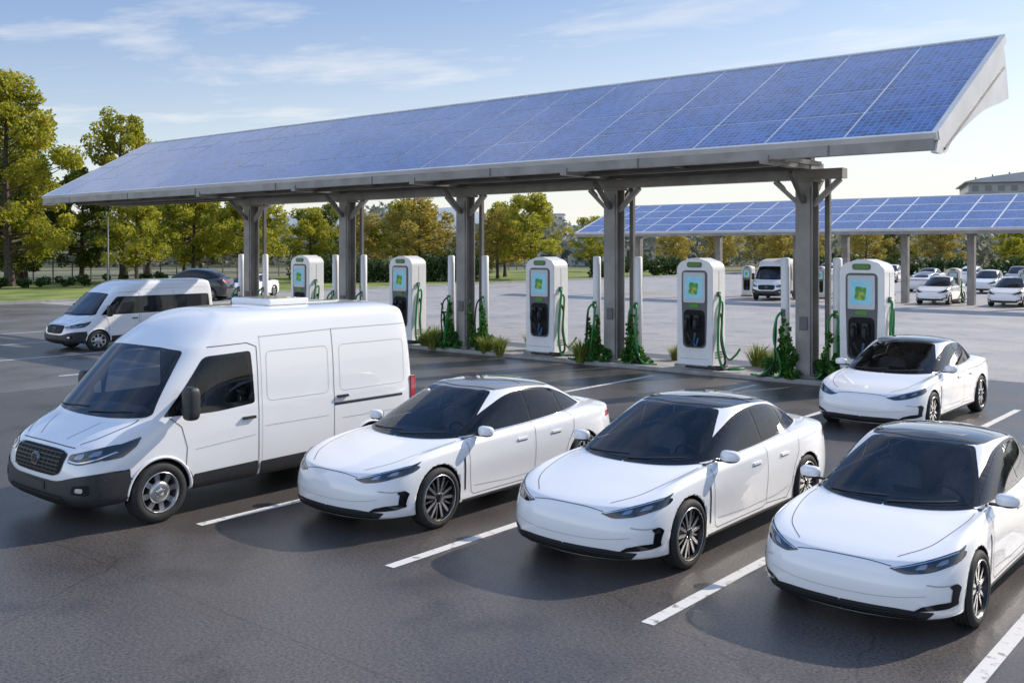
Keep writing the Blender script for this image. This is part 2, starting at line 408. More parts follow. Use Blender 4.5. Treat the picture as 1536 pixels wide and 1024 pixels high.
    if kind=='sedan':
        patch(mb,S,surround,'side',BLACKGLOSS,.003,True,holes=(g1,g2,g3))
        patch(mb,S,wso,'front',BLACKGLOSS,.003,False,.020,holes=(wsi,))
        GS,GW=CLEARS,CLEARW
    else:
        patch(mb,S,surround,'side',BLACKGLOSS,.003,True); patch(mb,S,wso,'front',BLACKGLOSS,.003,False,.020); GS,GW=GLASS,GLASSW
    for g in (g1,g2,g3): patch(mb,S,g,'side',GS,.006,True)
    patch(mb,S,wsi,'front',GW,.006,False,.020)
    strip(mb,S,TY([(-.98,.960),(.2,.986),(1.1,1.022),(1.64,1.062)]),'side',.012,CHROME if kind!='suv' else TRIM,.006,True)
    for a,b in (((-.62,.975),(.0,1.005)),((.02,.97),(.62,1.010))): strip(mb,S,T([a,b]),'front',.009,TRIM,.014,False)
    rw=fillet(T([(0,1.315),(.42,1.30,.05),(.57,1.13,.04),(.4,1.1,.1),(0,1.1)]),.02,3)
    patch(mb,S,[p for p in rw if p[0]>=0],'rear',GLASS,.004,False,.03,True)
    if kind!='suv':
        pr=fillet([(0,-.22),(.38,-.18,.05),(.59,-.02,.15),(.64,.45,.3),(.615,1.0,.15),(.42,1.28,.1),(0,1.32)],.02,5)
        patch(mb,S,[p for p in pr if p[0]>=0],'top',ROOFGL,.004,False,.04,True)
        strip(mb,S,[(-.58,.45),(.58,.45)],'top',.014,GAP,.007)
        strip(mb,S,[(-.56,-.04),(0,-.16),(.56,-.04)],'top',.012,GAP,.007)
    # headlights
    hl=fillet(T([(.42,.648,.01),(.58,.692,.05),(.78,.752,.05),(.885,.790,.02),(.925,.768,.03),(.915,.700,.05),(.74,.632,.06),(.55,.610,.05)]),.02,4)
    patch(mb,S,hl,'front',LENS,.005,True,.012,jmp=.10)
    strip(mb,S,T([(.46,.651),(.60,.685),(.78,.740),(.885,.776)]),'front',.007,CHROME,.009,True)
    patch(mb,S,fillet(T([(.62,.648),(.65,.685),(.71,.702),(.70,.660)]),.015,3),'front',LEDM,.009,True,.012,jmp=.08)
    patch(mb,S,fillet(T([(.76,.680),(.79,.720),(.84,.738),(.84,.70)]),.015,3),'front',LEDM,.009,True,.012,jmp=.08)
    patch(mb,S,fillet([(-2.10,zq(.685),.01),(-2.05,zq(.757),.02),(-1.76,zq(.815),.01),(-1.93,zq(.732),.02)],.01,3),'side',LENS,.005,True,.012,jmp=.10)
    strip(mb,S,T([(-.44,.665),(-.25,.688),(0,.693),(.25,.688),(.44,.665)]),'front',.006,GAP,.003)
    strip(mb,S,[(.46,-2.25*k),(.66,-1.98*k),(.755,-1.6*k),(.795,-1.25*k),(.79,-1.05*k)],'top',.006,GAP,.003,True)
    # bumper vents and grille
    for P in ([(.62,.298),(.86,.318),(.910,.340),(.910,.378),(.80,.372),(.69,.345)],[(.872,.345),(.905,.345),(.925,.49),(.905,.530),(.865,.512),(.885,.48)]):
        patch(mb,S,fillet(T([q+(.012,) for q in P]),.01,3),'front',BLACKGLOSS,.006,True,.012,jmp=.1)
    strip(mb,S,T([(.72,.535),(.82,.520),(.885,.520)]),'front',.012,GAPL,.004,True)
    gr=fillet(T([(0,.312),(.50,.316,.05),(.78,.292,.02),(.72,.225,.03),(0,.205)]),.02,3)
    patch(mb,S,[p for p in gr if p[0]>=0],'front',TRIM,.004,False,.018,True)
    for zz_ in (.232,.254,.278): strip(mb,S,T([(-.66,zz_+.008),(0,zz_-.003),(.66,zz_+.008)]),'front',.006,BLACKGLOSS,.009)
    strip(mb,S,T([(-.90,.225),(-.7,.205),(0,.192),(.7,.205),(.90,.225)]),'front',.010,LEDM if kind!='suv' else TRIM,.008)
    strip(mb,S,T([(-.72,.44),(-.4,.405),(0,.395),(.4,.405),(.72,.44)]),'front',.005,GAPL,.003)
    # doors
    D=lambda pts,w=.006,m=GAP:strip(mb,S,TY(pts),'side',w,m,.003,True,smoothline=False)
    D([(-.96,.95),(-.955,.85),(-.94,.55),(-.91,.32),(-.87,.285),(.24,.285),(.34,.31),(.37,.5),(.370,.9),(.355,.99)])
    D([(.34,.31),(.88,.285),(1.0,.40),(1.07,.62),(1.20,.80),(1.22,.95),(1.18,1.03)])
    D([(-.86,.385),(-.2,.350),(.6,.36),(.95,.41)],.006,GAPL)
    for a in (.10,.82):
        b=TY([(a,.815)])[0]
        h=S.hit(b[0],b[1],'side')
        for sg in (-1,1):
            mb.box((sg*(h[0].x+.006),b[0],b[1]),(.020,.20,.026),PAINT); mb.box((sg*(h[0].x+.002),b[0],b[1]-.020),(.010,.18,.014),GAP)
    if kind!='suv':
        patch(mb,S,fillet([(-1.060,.74,.01),(-1.030,.76,.01),(-1.015,.36,.01),(-1.040,.36,.01)],.01,3),'side',TRIM,.004,True,.03)
    patch(mb,S,fillet(TY([(-1.08,.21),(-1.08,.25),(1.03,.25),(1.03,.21)]),.005,2),'side',TRIM,.004,True,.03)
    patch(mb,S,fillet(TY([(2.00,.86,.01),(2.05,.935,.01),(2.36,.95,.01),(2.36,.88,.01)]),.01,3),'side',RED,.005,True,.02)
    patch(mb,S,fillet(T([(0,.90),(.85,.90,.01),(.85,.94,.01),(0,.94)]),.01,3)[2:-2],'rear',RED,.005,False,.03,True)
    mz=.975 if kind!='suv' else 1.15
    for sg in (-1,1):
        mb.ell((sg*1.005,-.76*k,mz+.055),(.115,.062,.068),PAINT,2.7,20,12,.30,None,BLACKGLOSS)
        mb.ell((sg*1.0,-.725*k,mz+.055),(.10,.045,.055),BLACKGLOSS,3,16,10,.25)
        mb.box((sg*.905,-.74*k,mz+.0),(.13,.05,.022),BLACKGLOSS)
    inter=None
    if kind=='sedan':
        cut_windows(em,wso,[surround],.5)
        ib=MB()
        ib.ell((0,-.92,.84),(.74,.36,.105),DASH,4,28,10); ib.ell((.36,-.66,.915),(.17,.12,.045),DASH,3,14,8)
        ib.box((0,-.58,.90),(.30,.02,.17),BLACKGLOSS); steering(ib,.36,-.50,.89,.175)
        for x in (-.37,.37): seat(ib,x,.02,.48,.90)
        ib.ell((0,.98,.48),(.62,.26,.10),SEAT,4,20,8); ib.ell((0,1.22,.78),(.62,.09,.28),SEAT,4,20,8)
        for x in (-.38,.38): ib.ell((x,1.25,1.08),(.12,.05,.065),SEAT,3.5,12,8)
        ib.box((0,1.50,1.0),(1.1,.5,.03),DASH); ib.box((0,.1,.36),(1.2,2.6,.04),DASH); ib.box((0,-.1,.52),(.2,1.0,.2),DASH)
        for sg in (-1,1): ib.box((sg*.80,.15,.83),(.05,2.2,.26),DASH)
        ib.box((0,.02,1.375),(.22,.03,.06),TRIM)
        inter=ib.mesh('interior')
    det=mb.mesh('details')
    return em,det,W_SPORT,WY,.85,wz,None,inter
def van(kind='cargo'):
    yb=[-1.8,-1.1,0,1.0,1.8,2.4]
    V0=ring([0,.5,.86,.94,.96,.97,.97,.97,.97,.97,.97,.96,.88,.5,0],[-2.70,-2.69,-2.62,-2.44,-2.2]+yb+[2.68,2.72,2.72,2.72],.27)
    V1=ring([0,.52,.92,1.0,1.02,1.02,1.02,1.02,1.02,1.02,1.02,1.0,.92,.5,0],[-2.87,-2.86,-2.78,-2.52,-2.2]+yb+[2.70,2.75,2.76,2.76],.40)
    V2=ring([0,.52,.92,1.01,1.03,1.035,1.03,1.03,1.03,1.03,1.03,1.01,.93,.5,0],[-2.87,-2.86,-2.78,-2.52,-2.2]+yb+[2.70,2.75,2.76,2.76],[.66]*4+[.68]*11)
    V3=ring([0,.51,.89,.985,1.02,1.035,1.03,1.03,1.03,1.03,1.03,1.01,.93,.5,0],[-2.83,-2.82,-2.73,-2.48,-2.18]+yb+[2.70,2.75,2.76,2.76],[.90,.90,.92,.95,.98]+[1.0]*10)
    V4=ring([0,.49,.84,.935,.985,1.025,1.03,1.03,1.03,1.03,1.03,1.01,.93,.5,0],[-2.71,-2.69,-2.59,-2.37,-2.12]+yb+[2.70,2.75,2.76,2.76],[1.03,1.03,1.05,1.09,1.13,1.19,1.24]+[1.25]*8)
    V6=ring([0,.49,.86,.945,.98,1.0,1.015,1.015,1.015,1.015,1.01,1.0,.93,.5,0],[-2.24,-2.22,-2.12,-1.97,-1.80,-1.52,-1.0,0,1,1.8,2.4,2.69,2.74,2.75,2.75],[1.31,1.31,1.30,1.30,1.32,1.36,1.40]+[1.42]*8)
    V5=lerp(V4,V6,.45,0,.025)
    V8=ring([0,.46,.82,.90,.925,.945,.955,.96,.96,.96,.96,.95,.87,.5,0],[-1.42,-1.40,-1.31,-1.18,-1.05,-.88,-.6,0,1,1.8,2.4,2.62,2.69,2.70,2.70],[2.18,2.18,2.16,2.15,2.16,2.19,2.21]+[2.23]*8)
    V7=lerp(V6,V8,.5,.015,.0)
    V9=ring([0,.42,.72,.82,.85,.875,.89,.90,.90,.90,.90,.89,.8,.45,0],[-1.20,-1.17,-1.06,-.96,-.85,-.66,-.35,.1,1,1.8,2.38,2.58,2.65,2.66,2.66],[2.37,2.37,2.36,2.37,2.40,2.45,2.50]+[2.52]*5+[2.50]*3)
    V9b=ring([a*.93 for a in [0,.40,.67,.76,.79,.82,.84,.85,.85,.85,.85,.83,.76,.42,0]],[-.96,-.93,-.86,-.8,-.72,-.55,-.28,.1,1,1.8,2.3,2.5,2.57,2.58,2.58],[2.52,2.52,2.51,2.51,2.53,2.56,2.58]+[2.60]*5+[2.58]*3)
    V10=[(x*.6,.85+(y-.85)*.82,2.65-(.03 if i<3 else 0)) for i,(x,y,z) in enumerate(V9b)]
    CR={1:[.4]*14,4:[.5]*4+[.1]*10,6:[.45]*4+[0]*10,8:[.5]*4+[.2]*10,9:[0]*4+[.3]*10}
    em=cage_mesh([V0,V1,V2,V3,V4,V5,V6,V7,V8,V9,V9b,V10],3,(-1.8,1.78),.43,.68,'body',.385,CR)
    S=Surf(em); mb=MB()
    wso=symp(fillet([(0,2.165),(.44,2.16),(.80,2.13,.05),(.89,1.75,.3),(.955,1.345,.05),(.5,1.32,.2),(0,1.315)],.02,4))
    wsi=symp(fillet([(0,2.13),(.43,2.125),(.755,2.09,.05),(.845,1.75,.3),(.905,1.405,.05),(.5,1.370,.2),(0,1.360)],.02,4))
    sd0=fillet([(-1.74,1.33,.03),(-1.45,1.64,.3),(-1.12,2.05,.08),(-.40,2.08,.05),(-.36,1.36,.05),(-1.0,1.31,.2)],.03,4)
    sg1=fillet([(-1.32,1.40,.03),(-1.26,1.80,.05),(-1.07,2.00,.06),(-.46,2.02,.05),(-.42,1.41,.05)],.03,4)
    sg2=fillet([(-1.58,1.395,.02),(-1.39,1.62,.1),(-1.375,1.40,.02)],.03,4)
    if kind=='cargo':
        patch(mb,S,wso,'front',BLACKGLOSS,.004,False,.035,holes=(wsi,)); patch(mb,S,wsi,'front',CLEARW,.008,False,.035)
        patch(mb,S,sd0,'side',BLACKGLOSS,.003,True,.05,holes=(sg1,sg2))
        for g in (sg1,sg2): patch(mb,S,g,'side',CLEARS,.007,True,.05)
    else:
        patch(mb,S,wso,'front',BLACKGLOSS,.004,False,.035); patch(mb,S,wsi,'front',GLASSW,.008,False,.035)
        patch(mb,S,fillet([(-1.70,1.34,.03),(-1.42,1.66,.3),(-1.12,2.02,.08),(2.5,2.02,.08),(2.55,1.38,.08),(-1.0,1.34,.2)],.03,4),'side',BLACKGLOSS,.003,True,.08)
        for a,b in ((-1.25,-.45),(-.3,1.0),(1.12,2.4)):
            patch(mb,S,fillet([(a,1.42),(a+(.15 if a<-1 else 0),1.97),(b,1.97),(b,1.42)],.04,4),'side',GLASS,.007,True,.08)
    for a,b in (((-.75,1.36),(.0,1.41)),((.05,1.355),(.78,1.41))): strip(mb,S,[a,b],'front',.014,TRIM,.02)
    L=lambda pts,w=.009,m=GAP:strip(mb,S,pts,'side',w,m,.003,True,smoothline=False)
    L([(-1.44,.62),(-1.42,.9),(-1.50,1.18),(-1.66,1.31)]); L([(-.30,.45),(-.30,2.13),(-.45,2.19),(-1.05,2.17)]); L([(-1.40,.62),(-1.3,.45),(-.30,.45)])
    L([(1.05,.45),(1.05,2.30)],.008); L([(-.24,2.26),(1.05,2.29),(2.6,2.29)],.010,GAPL); L([(-.2,.45),(1.05,.45)]); L([(-.24,.45),(-.24,2.28)],.006,GAPL)
    def loop(a,b,c,d): 
        p=fillet([(a,c),(a,d),(b,d),(b,c)],.09,5); strip(mb,S,p+[p[0]],'side',.006,GAPL,.003,True,smoothline=False)
    if kind=='cargo':
        loop(-.15,.95,1.36,2.05); loop(1.17,2.5,1.36,2.05)
        L([(1.05,1.17),(2.45,1.17)],.035,TRIM); L([(1.05,1.195),(2.45,1.195)],.008,RIMS)
        L([(-.2,1.02),(.95,1.02)],.006,GAPL); L([(1.2,.95),(2.5,.95)],.006,GAPL); L([(-1.3,.86),(-.35,.92)],.006,GAPL)
    for a,b in ((-1.33,-.32),(-.28,1.30),(2.24,2.62)):
        patch(mb,S,fillet([(a,.34),(a,.54),(b,.56),(b,.34)],.02,3),'side',DKPLAST,.012,True,.06)
    bp=fillet([(0,.62),(.5,.62,.1),(.76,.70,.08),(1.02,.76,.02),(1.03,.36,.02),(.84,.29,.05),(0,.285)],.02,3)
    patch(mb,S,[p for p in bp if p[0]>=0],'front',DKPLAST,.014,False,.03,True)
    patch(mb,S,fillet([(-2.72,.33),(-2.70,.71),(-2.22,.76),(-2.21,.60),(-2.235,.36)],.02,3),'side',DKPLAST,.015,True,.03)
    gr=fillet([(0,.46),(.60,.46,.05),(.68,.38,.03),(.58,.33,.03),(0,.33)],.02,3)
    patch(mb,S,[p for p in gr if p[0]>=0],'front',ARCH,.018,False,.03,True)
    for z in (.36,.40,.43): strip(mb,S,[(-.60,z),(.60,z)],'front',.012,TRIM,.024)
    patch(mb,S,[(-.26,.49),(.26,.49),(.26,.59),(-.26,.59)],'front',PLATE,.024,False,.03)
    patch(mb,S,fillet([(.74,.50),(.76,.60),(.93,.62),(.93,.49)],.03,4),'front',ARCH,.018,True,.02)
    patch(mb,S,fillet([(.80,.525),(.80,.575),(.88,.58),(.88,.525)],.02,4),'front',CHROME,.022,True,.02)
    gr=fillet([(0,.985),(.42,.98,.05),(.57,.945,.03),(.54,.73,.06),(.42,.68,.05),(0,.675)],.02,4)
    patch(mb,S,[p for p in gr if p[0]>=0],'front',ARCH,.008,False,.03,True)
    for z in (.72,.765,.81,.855,.90,.945): strip(mb,S,[(-.50,z),(0,z+.004),(.50,z)],'front',.014,TRIM,.022)
    for x in np.arange(-.45,.5,.09): strip(mb,S,[(x,.70),(x,.96)],'front',.010,TRIM,.017)
    strip(mb,S,[(-.55,.945),(-.42,.975),(0,.982),(.42,.975),(.55,.945)],'front',.008,RIMD,.02)
    h=S.hit(0,.84,'front'); mb.tube([(0,h[0].y-.005,.84),(0,h[0].y-.04,.84)],[.085,.078],RIMG,28,False); mb.tube([(0,h[0].y-.04,.84),(0,h[0].y-.048,.84)],[.06,.055],TRIM,28,False)
    patch(mb,S,fillet([(.60,.945,.03),(.80,1.00,.1),(.975,1.075,.03),(1.01,1.02,.04),(.98,.90,.05),(.80,.84,.05),(.62,.855,.03)],.03,4),'front',LENS,.008,True,.018,jmp=.14)
    patch(mb,S,fillet([(-2.54,.89,.02),(-2.48,1.02,.03),(-2.04,1.13,.02),(-2.12,1.02,.03),(-2.3,.91,.03)],.02,4),'side',LENS,.008,True,.018,jmp=.14)
    strip(mb,S,[(.63,.880),(.78,.868),(.92,.910),(.98,.98)],'front',.012,CHROME,.013,True)
    patch(mb,S,fillet([(.70,.90),(.71,.945),(.80,.975),(.81,.91)],.02,4),'front',LEDM,.013,True,.018,jmp=.1)
    patch(mb,S,fillet([(.85,.93),(.86,.985),(.92,1.01),(.93,.955)],.02,4),'front',LEDM,.013,True,.018,jmp=.1)
    strip(mb,S,[(.62,-2.62),(.77,-2.45),(.87,-2.2),(.90,-2.02)],'top',.009,GAP,.003,True)
    strip(mb,S,[(.30,-2.62),(.42,-2.45),(.5,-2.28)],'top',.010,GAPL,.003,True)
    strip(mb,S,[(-.60,1.018),(0,1.03),(.60,1.018)],'front',.008,GAP,.004)
    for y in (-1.8,1.78):
        for sg in (-1,1):
            P=[]
            for a in np.linspace(math.radians(-8),math.radians(188),28):
                yy=y+math.cos(a)*.445; z=.385+math.sin(a)*.445
                h=S.hit(yy,z,'side'); P.append((sg*((h[0].x if h else 1.0)+.000),yy,z))
            mb.tube(P,.020,PAINT,8)
    for a,z in ((-.47,1.17),(1.2,1.28)):
        for sg in (-1,1): mb.box((sg*1.045,a,z),(.04,.20,.035),TRIM)
    for sg in (-1,1):
        mb.ell((sg*1.20,-1.50,1.50),(.10,.085,.215),DKPLAST,4.5,24,14,.15)
        mb.box((sg*1.08,-1.47,1.38),(.16,.07,.05),DKPLAST); mb.box((sg*1.07,-1.46,1.58),(.14,.05,.04),DKPLAST)
    for sg in (-1,1): mb.box((sg*.995,2.70,1.25),(.05,.10,.38),RED)
    inter=None
    if kind=='cargo':
        cut_windows(em,wso,[sd0],-.9,.012)
        ib=MB()
        ib.ell((0,-1.78,1.22),(.92,.42,.13),DASH,4,28,10); ib.box((0,-1.42,1.12),(.34,.04,.30),BLACKGLOSS); steering(ib,.46,-1.32,1.30,.20)
        for x in (-.5,.5): seat(ib,x,-.78,.92,1.05,.25)
        ib.box((0,-.20,1.3),(1.86,.04,1.9),DASH); ib.box((0,-1.0,.62),(1.8,1.6,.05),DASH)
        inter=ib.mesh('interior')
    det=mb.mesh('details')
    ob=MB()
    ob.box((0,.75,2.69),(.85,.75,.10),PAINT)
    return em,det,W_VAN,(-1.8,1.78),.92,.385,ob.mesh('roof_vent'),inter
SED=sedan(); SUV=sedan('suv'); VAN=van(); MINI=van('mini')
def place(name,T,x,y,rz=0,s=1,vent=False):
    e=empty(name,(x,y,0),rz,s)
    em,det,wm,WY,wx,wz=T[:6]
    obj('body',em,parent=e); obj('details',det,parent=e)
    if T[7]: obj('interior',T[7],parent=e)
    for i,wy in enumerate(WY):
        for sg in (-1,1):
            w=obj('wheel',wm,(sg*wx,wy,wz),parent=e); w.rotation_euler=(random.uniform(0,1),0,0 if sg>0 else math.pi)
            w.scale=(1,wz/ .352 if wm is W_SPORT else wz/.375,wz/.352 if wm is W_SPORT else wz/.375)
    mb=MB(); mb.box((0,0,.30),(1.2,WY[1]-WY[0]+.6,.1),ARCH); obj('underbody',mb.mesh('underbody'),parent=e)
    if vent:
        o=obj('roof_vent',T[6],parent=e); bev(o,.03,3)
    return e
s=1.04
c2=place('parked_car',SED,-9.70,10.58,0,(s*1.01,s*1.01,s*1.03))
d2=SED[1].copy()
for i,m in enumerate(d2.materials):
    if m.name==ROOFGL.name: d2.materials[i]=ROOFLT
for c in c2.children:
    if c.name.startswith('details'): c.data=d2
place('parked_car',SED,-6.50,11.20,0,(s*1.01,s*1.01,s*1.03))
place('parked_car',SED,-3.56,11.38,0,(s*.965,s*.965,s*.955))
place('parked_car',SED,-7.05,21.35,0,s*1.05)
place('cargo_van',VAN,-12.78,8.70,0,(1.14,1.0,1.0),True)
place('minibus',MINI,-33.7,18.9,0,(1.0,1.0,.90))
place('cargo_van',VAN,-30.2,64.5,math.radians(12),(1,.95,1.05))
place('parked_suv',SUV,-19.7,66,0,1.02); place('parked_suv',SUV,-15.6,66.3,0,1.02)
place('parked_suv',SUV,-11.8,66.3,0,1.02)
DARKP=M('dark_paint',(.02,.022,.025),.25,0,1); GREYP=M('grey_paint',(.22,.23,.25),.3,.4,1)
def repaint(e,T,mat):
    me=T[0].copy(); me.materials[0]=mat
    for c in e.children:
        if c.name.startswith('body'): c.data=me
for i,(x,y) in enumerate(((-31,100),(-27.2,101),(-23.5,102),(-20,101),(-36,104),(-16,100),(-12,101),(-42,108),(-46,112),(-26,84),(-21.5,84),(-17,85),(-12.5,84))):
    e=place('parked_suv' if i%3 else 'parked_car',SUV if i%3 else SED,x,y,math.radians(random.uniform(-6,6)+(180 if i%4==1 else 0)),1.05)
    if i%5==2: repaint(e,SUV if i%3 else SED,DARKP if i%2 else GREYP)
e=place('parked_suv',SUV,-59.6,37.6,math.radians(-52),1.25); repaint(e,SUV,DARKP)
place('parked_car',SED,-60.0,42.6,math.radians(25),1.15)
# ------------------------------------------------------------------ ground
def mkasph(m,cA,cB,r0,r1):
    N,L,b=nt(m)
    tc=N.new('ShaderNodeTexCoord')
    n1=N.new('ShaderNodeTexNoise');n1.inputs['Scale'].default_value=.35;n1.inputs['Detail'].default_value=7;n1.inputs['Roughness'].default_value=.62
    n2=N.new('ShaderNodeTexNoise');n2.inputs['Scale'].default_value=30;n2.inputs['Detail'].default_value=5;n2.inputs['Roughness'].default_value=.75
    n3=N.new('ShaderNodeTexVoronoi');n3.inputs['Scale'].default_value=80
    for n in (n1,n2,n3): L.new(tc.outputs['Object'],n.inputs['Vector'])
    r=N.new('ShaderNodeValToRGB');r.color_ramp.elements[0].position=.3;r.color_ramp.elements[1].position=.70
    r.color_ramp.elements[0].color=(*cA,1);r.color_ramp.elements[1].color=(*cB,1)
    L.new(n1.outputs['Fac'],r.inputs['Fac'])
    mx=N.new('ShaderNodeMix');mx.data_type='RGBA';mx.blend_type='MULTIPLY';mx.inputs[0].default_value=.9
    r2=N.new('ShaderNodeValToRGB');r2.color_ramp.elements[0].position=.34;r2.color_ramp.elements[1].position=.66
    r2.color_ramp.elements[0].color=(.30,.30,.30,1);r2.color_ramp.elements[1].color=(1.7,1.67,1.63,1)
    L.new(n2.outputs['Fac'],r2.inputs['Fac']);L.new(r.outputs['Color'],mx.inputs[6]);L.new(r2.outputs['Color'],mx.inputs[7])
    nw=N.new('ShaderNodeTexNoise');nw.inputs['Scale'].default_value=1.2;nw.inputs['Detail'].default_value=4
    va=N.new('ShaderNodeVectorMath');va.operation='MULTIPLY_ADD';va.inputs[1].default_value=(.5,.5,.5)
    L.new(tc.outputs['Object'],nw.inputs['Vector']);L.new(nw.outputs['Color'],va.inputs[0]);L.new(tc.outputs['Object'],va.inputs[2])
    vo=N.new('ShaderNodeTexVoronoi');vo.feature='DISTANCE_TO_EDGE';vo.inputs['Scale'].default_value=.20
    L.new(va.outputs[0],vo.inputs['Vector'])
    cr=N.new('ShaderNodeMapRange');cr.inputs[1].default_value=.0;cr.inputs[2].default_value=.0035;cr.inputs[3].default_value=.65;cr.inputs[4].default_value=1
    L.new(vo.outputs['Distance'],cr.inputs[0])
    m2=N.new('ShaderNodeMix');m2.data_type='RGBA';m2.blend_type='MULTIPLY';m2.inputs[0].default_value=1
    L.new(mx.outputs[2],m2.inputs[6]);L.new(cr.outputs[0],m2.inputs[7])
    ns=N.new('ShaderNodeTexNoise');ns.inputs['Scale'].default_value=.9;ns.inputs['Detail'].default_value=3;L.new(va.outputs[0],ns.inputs['Vector'])
    st=N.new('ShaderNodeMapRange');st.inputs[1].default_value=.58;st.inputs[2].default_value=.70;st.inputs[3].default_value=1;st.inputs[4].default_value=.70;L.new(ns.outputs['Fac'],st.inputs[0])
    m3=N.new('ShaderNodeMix');m3.data_type='RGBA';m3.blend_type='MULTIPLY';m3.inputs[0].default_value=1
    L.new(m2.outputs[2],m3.inputs[6]);L.new(st.outputs[0],m3.inputs[7])
    br=N.new('ShaderNodeTexBrick');br.inputs['Scale'].default_value=1;br.inputs['Brick Width'].default_value=9.2;br.inputs['Row Height'].default_value=5.6;br.inputs['Mortar Size'].default_value=.012;br.inputs['Mortar Smooth'].default_value=.3
    br.inputs['Color1'].default_value=(1,1,1,1);br.inputs['Color2'].default_value=(.90,.90,.90,1);br.inputs['Mortar'].default_value=(.62,.62,.62,1)
    L.new(tc.outputs['Object'],br.inputs['Vector'])
    m4=N.new('ShaderNodeMix');m4.data_type='RGBA';m4.blend_type='MULTIPLY';m4.inputs[0].default_value=.8
    L.new(m3.outputs[2],m4.inputs[6]);L.new(br.outputs['Color'],m4.inputs[7]);L.new(m4.outputs[2],b.inputs['Base Color'])
    rr=N.new('ShaderNodeMapRange');rr.inputs[1].default_value=.35;rr.inputs[2].default_value=.65;rr.inputs[3].default_value=r0;rr.inputs[4].default_value=r1
    L.new(n1.outputs['Fac'],rr.inputs[0]);L.new(rr.outputs[0],b.inputs['Roughness'])
    bp=N.new('ShaderNodeBump');bp.inputs['Strength'].default_value=.25;bp.inputs['Distance'].default_value=.005
    L.new(n3.outputs['Distance'],bp.inputs['Height']);L.new(bp.outputs['Normal'],b.inputs['Normal'])
ASPH=M('asphalt'); mkasph(ASPH,(.062,.055,.052),(.112,.101,.095),.26,.44)
ASPH1=M('asphalt_glare_mid'); mkasph(ASPH1,(.11,.105,.105),(.175,.168,.165),.30,.46)  # paler than the bay: grazing glare painted into the asphalt colour
ASPH2=M('asphalt_glare_far'); mkasph(ASPH2,(.33,.31,.30),(.43,.41,.40),.42,.6)  # far asphalt, its low-angle glare put into a much lighter colour
GRASS=noisy(M('grass',(.06,.09,.02),.9),(.08,.13,.02),(.24,.27,.05),.35,8,bump=.6,bscale=8)
EARTH=noisy(M('terrain',(.08,.08,.06),.9),(.09,.11,.05),(.18,.17,.10),.02,6)
def sheet(name,x0,x1,y0,y1,z,mat):
    mb=MB(); mb.add([(x0,y0,z),(x1,y0,z),(x1,y1,z),(x0,y1,z)],[(0,1,2,3)],mat); return obj(name,mb.mesh(name))
sheet('ground',-3000,3000,-1500,4000,-.012,EARTH)
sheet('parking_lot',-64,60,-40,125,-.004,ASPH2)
sheet('asphalt_glare_mid',-63.9,-25,-39,29.5,0,ASPH1)
sheet('asphalt_bay',-25,60,-40,28.5,0,ASPH)
sheet('grass_verge',-100,-64.3,-40,135,.05,GRASS)
CONC=noisy(M('concrete',(.3,.29,.27),.85),(.24,.235,.22),(.36,.35,.33),2.5,6,bump=.3)
KERB=noisy(M('kerb_stone',(.35,.34,.32),.85),(.28,.27,.26),(.4,.39,.37),1.5)
mb=MB(); 
y=-40
while y<135: mb.box((-64.15,y+.99,.05),(.3,1.98,.22),KERB); y+=2
mb.box((0,125.2,.05),(128,.3,.22),KERB)
obj('kerb',mb.mesh('kerb'))
LINE=M('line_paint',(.6,.6,.58),.6); noisy(LINE,(.22,.21,.20),(.66,.64,.61),9,10,lo=.30,hi=.44)
mb=MB()
def pline(x,y0,y1,w=.14,z=.004): mb.add([(x-w/2,y0,z),(x+w/2,y0,z),(x+w/2,y1,z),(x-w/2,y1,z)],[(0,1,2,3)],LINE)
for x,y0 in ((-11.14,7.15),(-8.07,7.55),(-5.0,7.95),(-2.30,6.6),(1.1,8.6)): pline(x,y0,13.2)
for x in (-14.6,-11.6,-8.6,-5.45,-2.3): pline(x,18.6,23.6)
for x in (-37.2,-32.1,-27,-42): pline(x,13,20,.14,.004)
for i in range(9): pline(-45+i*4,62.5,68,.14,.004)
mb.add([(-60,33,.004),(-10,33,.004),(-10,33.15,.004),(-60,33.15,.004)],[(0,1,2,3)],LINE)
obj('parking_markings',mb.mesh('markings'))
mb=MB(); mb.box((-22.5,25.35,.06),(31,1.9,.13),CONC)
o=obj('charging_island',mb.mesh('island')); bev(o,.03)
# ------------------------------------------------------------------ canopy
STEEL=noisy(M('painted_steel',(.24,.235,.23),.5,.2),(.23,.215,.20),(.32,.305,.285),1.5,5)
STEELD=noisy(M('dark_steel',(.10,.095,.09),.5,.2),(.12,.113,.106),(.17,.163,.155),1.5,5)
FASC=noisy(M('fascia_metal',(.5,.5,.5),.4,.1),(.60,.59,.575),(.72,.71,.69),.8,4)
PFR=M('panel_frame',(.80,.80,.79),.45,.1)
DECK=noisy(M('soffit_deck',(.15,.145,.14),.7),(.16,.15,.14),(.23,.22,.21),1)
SOL=M('solar_cells',(.02,.05,.2),.14,0,.7); N,L,b=nt(SOL)
uv=N.new('ShaderNodeUVMap'); sep=N.new('ShaderNodeSeparateXYZ'); L.new(uv.outputs[0],sep.inputs[0])
def frac(sock,thr):
    f=N.new('ShaderNodeMath');f.operation='FRACT';L.new(sock,f.inputs[0])
    s1=N.new('ShaderNodeMath');s1.operation='SUBTRACT';L.new(f.outputs[0],s1.inputs[0]);s1.inputs[1].default_value=.5
    a=N.new('ShaderNodeMath');a.operation='ABSOLUTE';L.new(s1.outputs[0],a.inputs[0])
    g=N.new('ShaderNodeMath');g.operation='GREATER_THAN';g.inputs[1].default_value=.5-thr;L.new(a.outputs[0],g.inputs[0]);return g.outputs[0]
gx=frac(sep.outputs[0],.065);gy=frac(sep.outputs[1],.065)
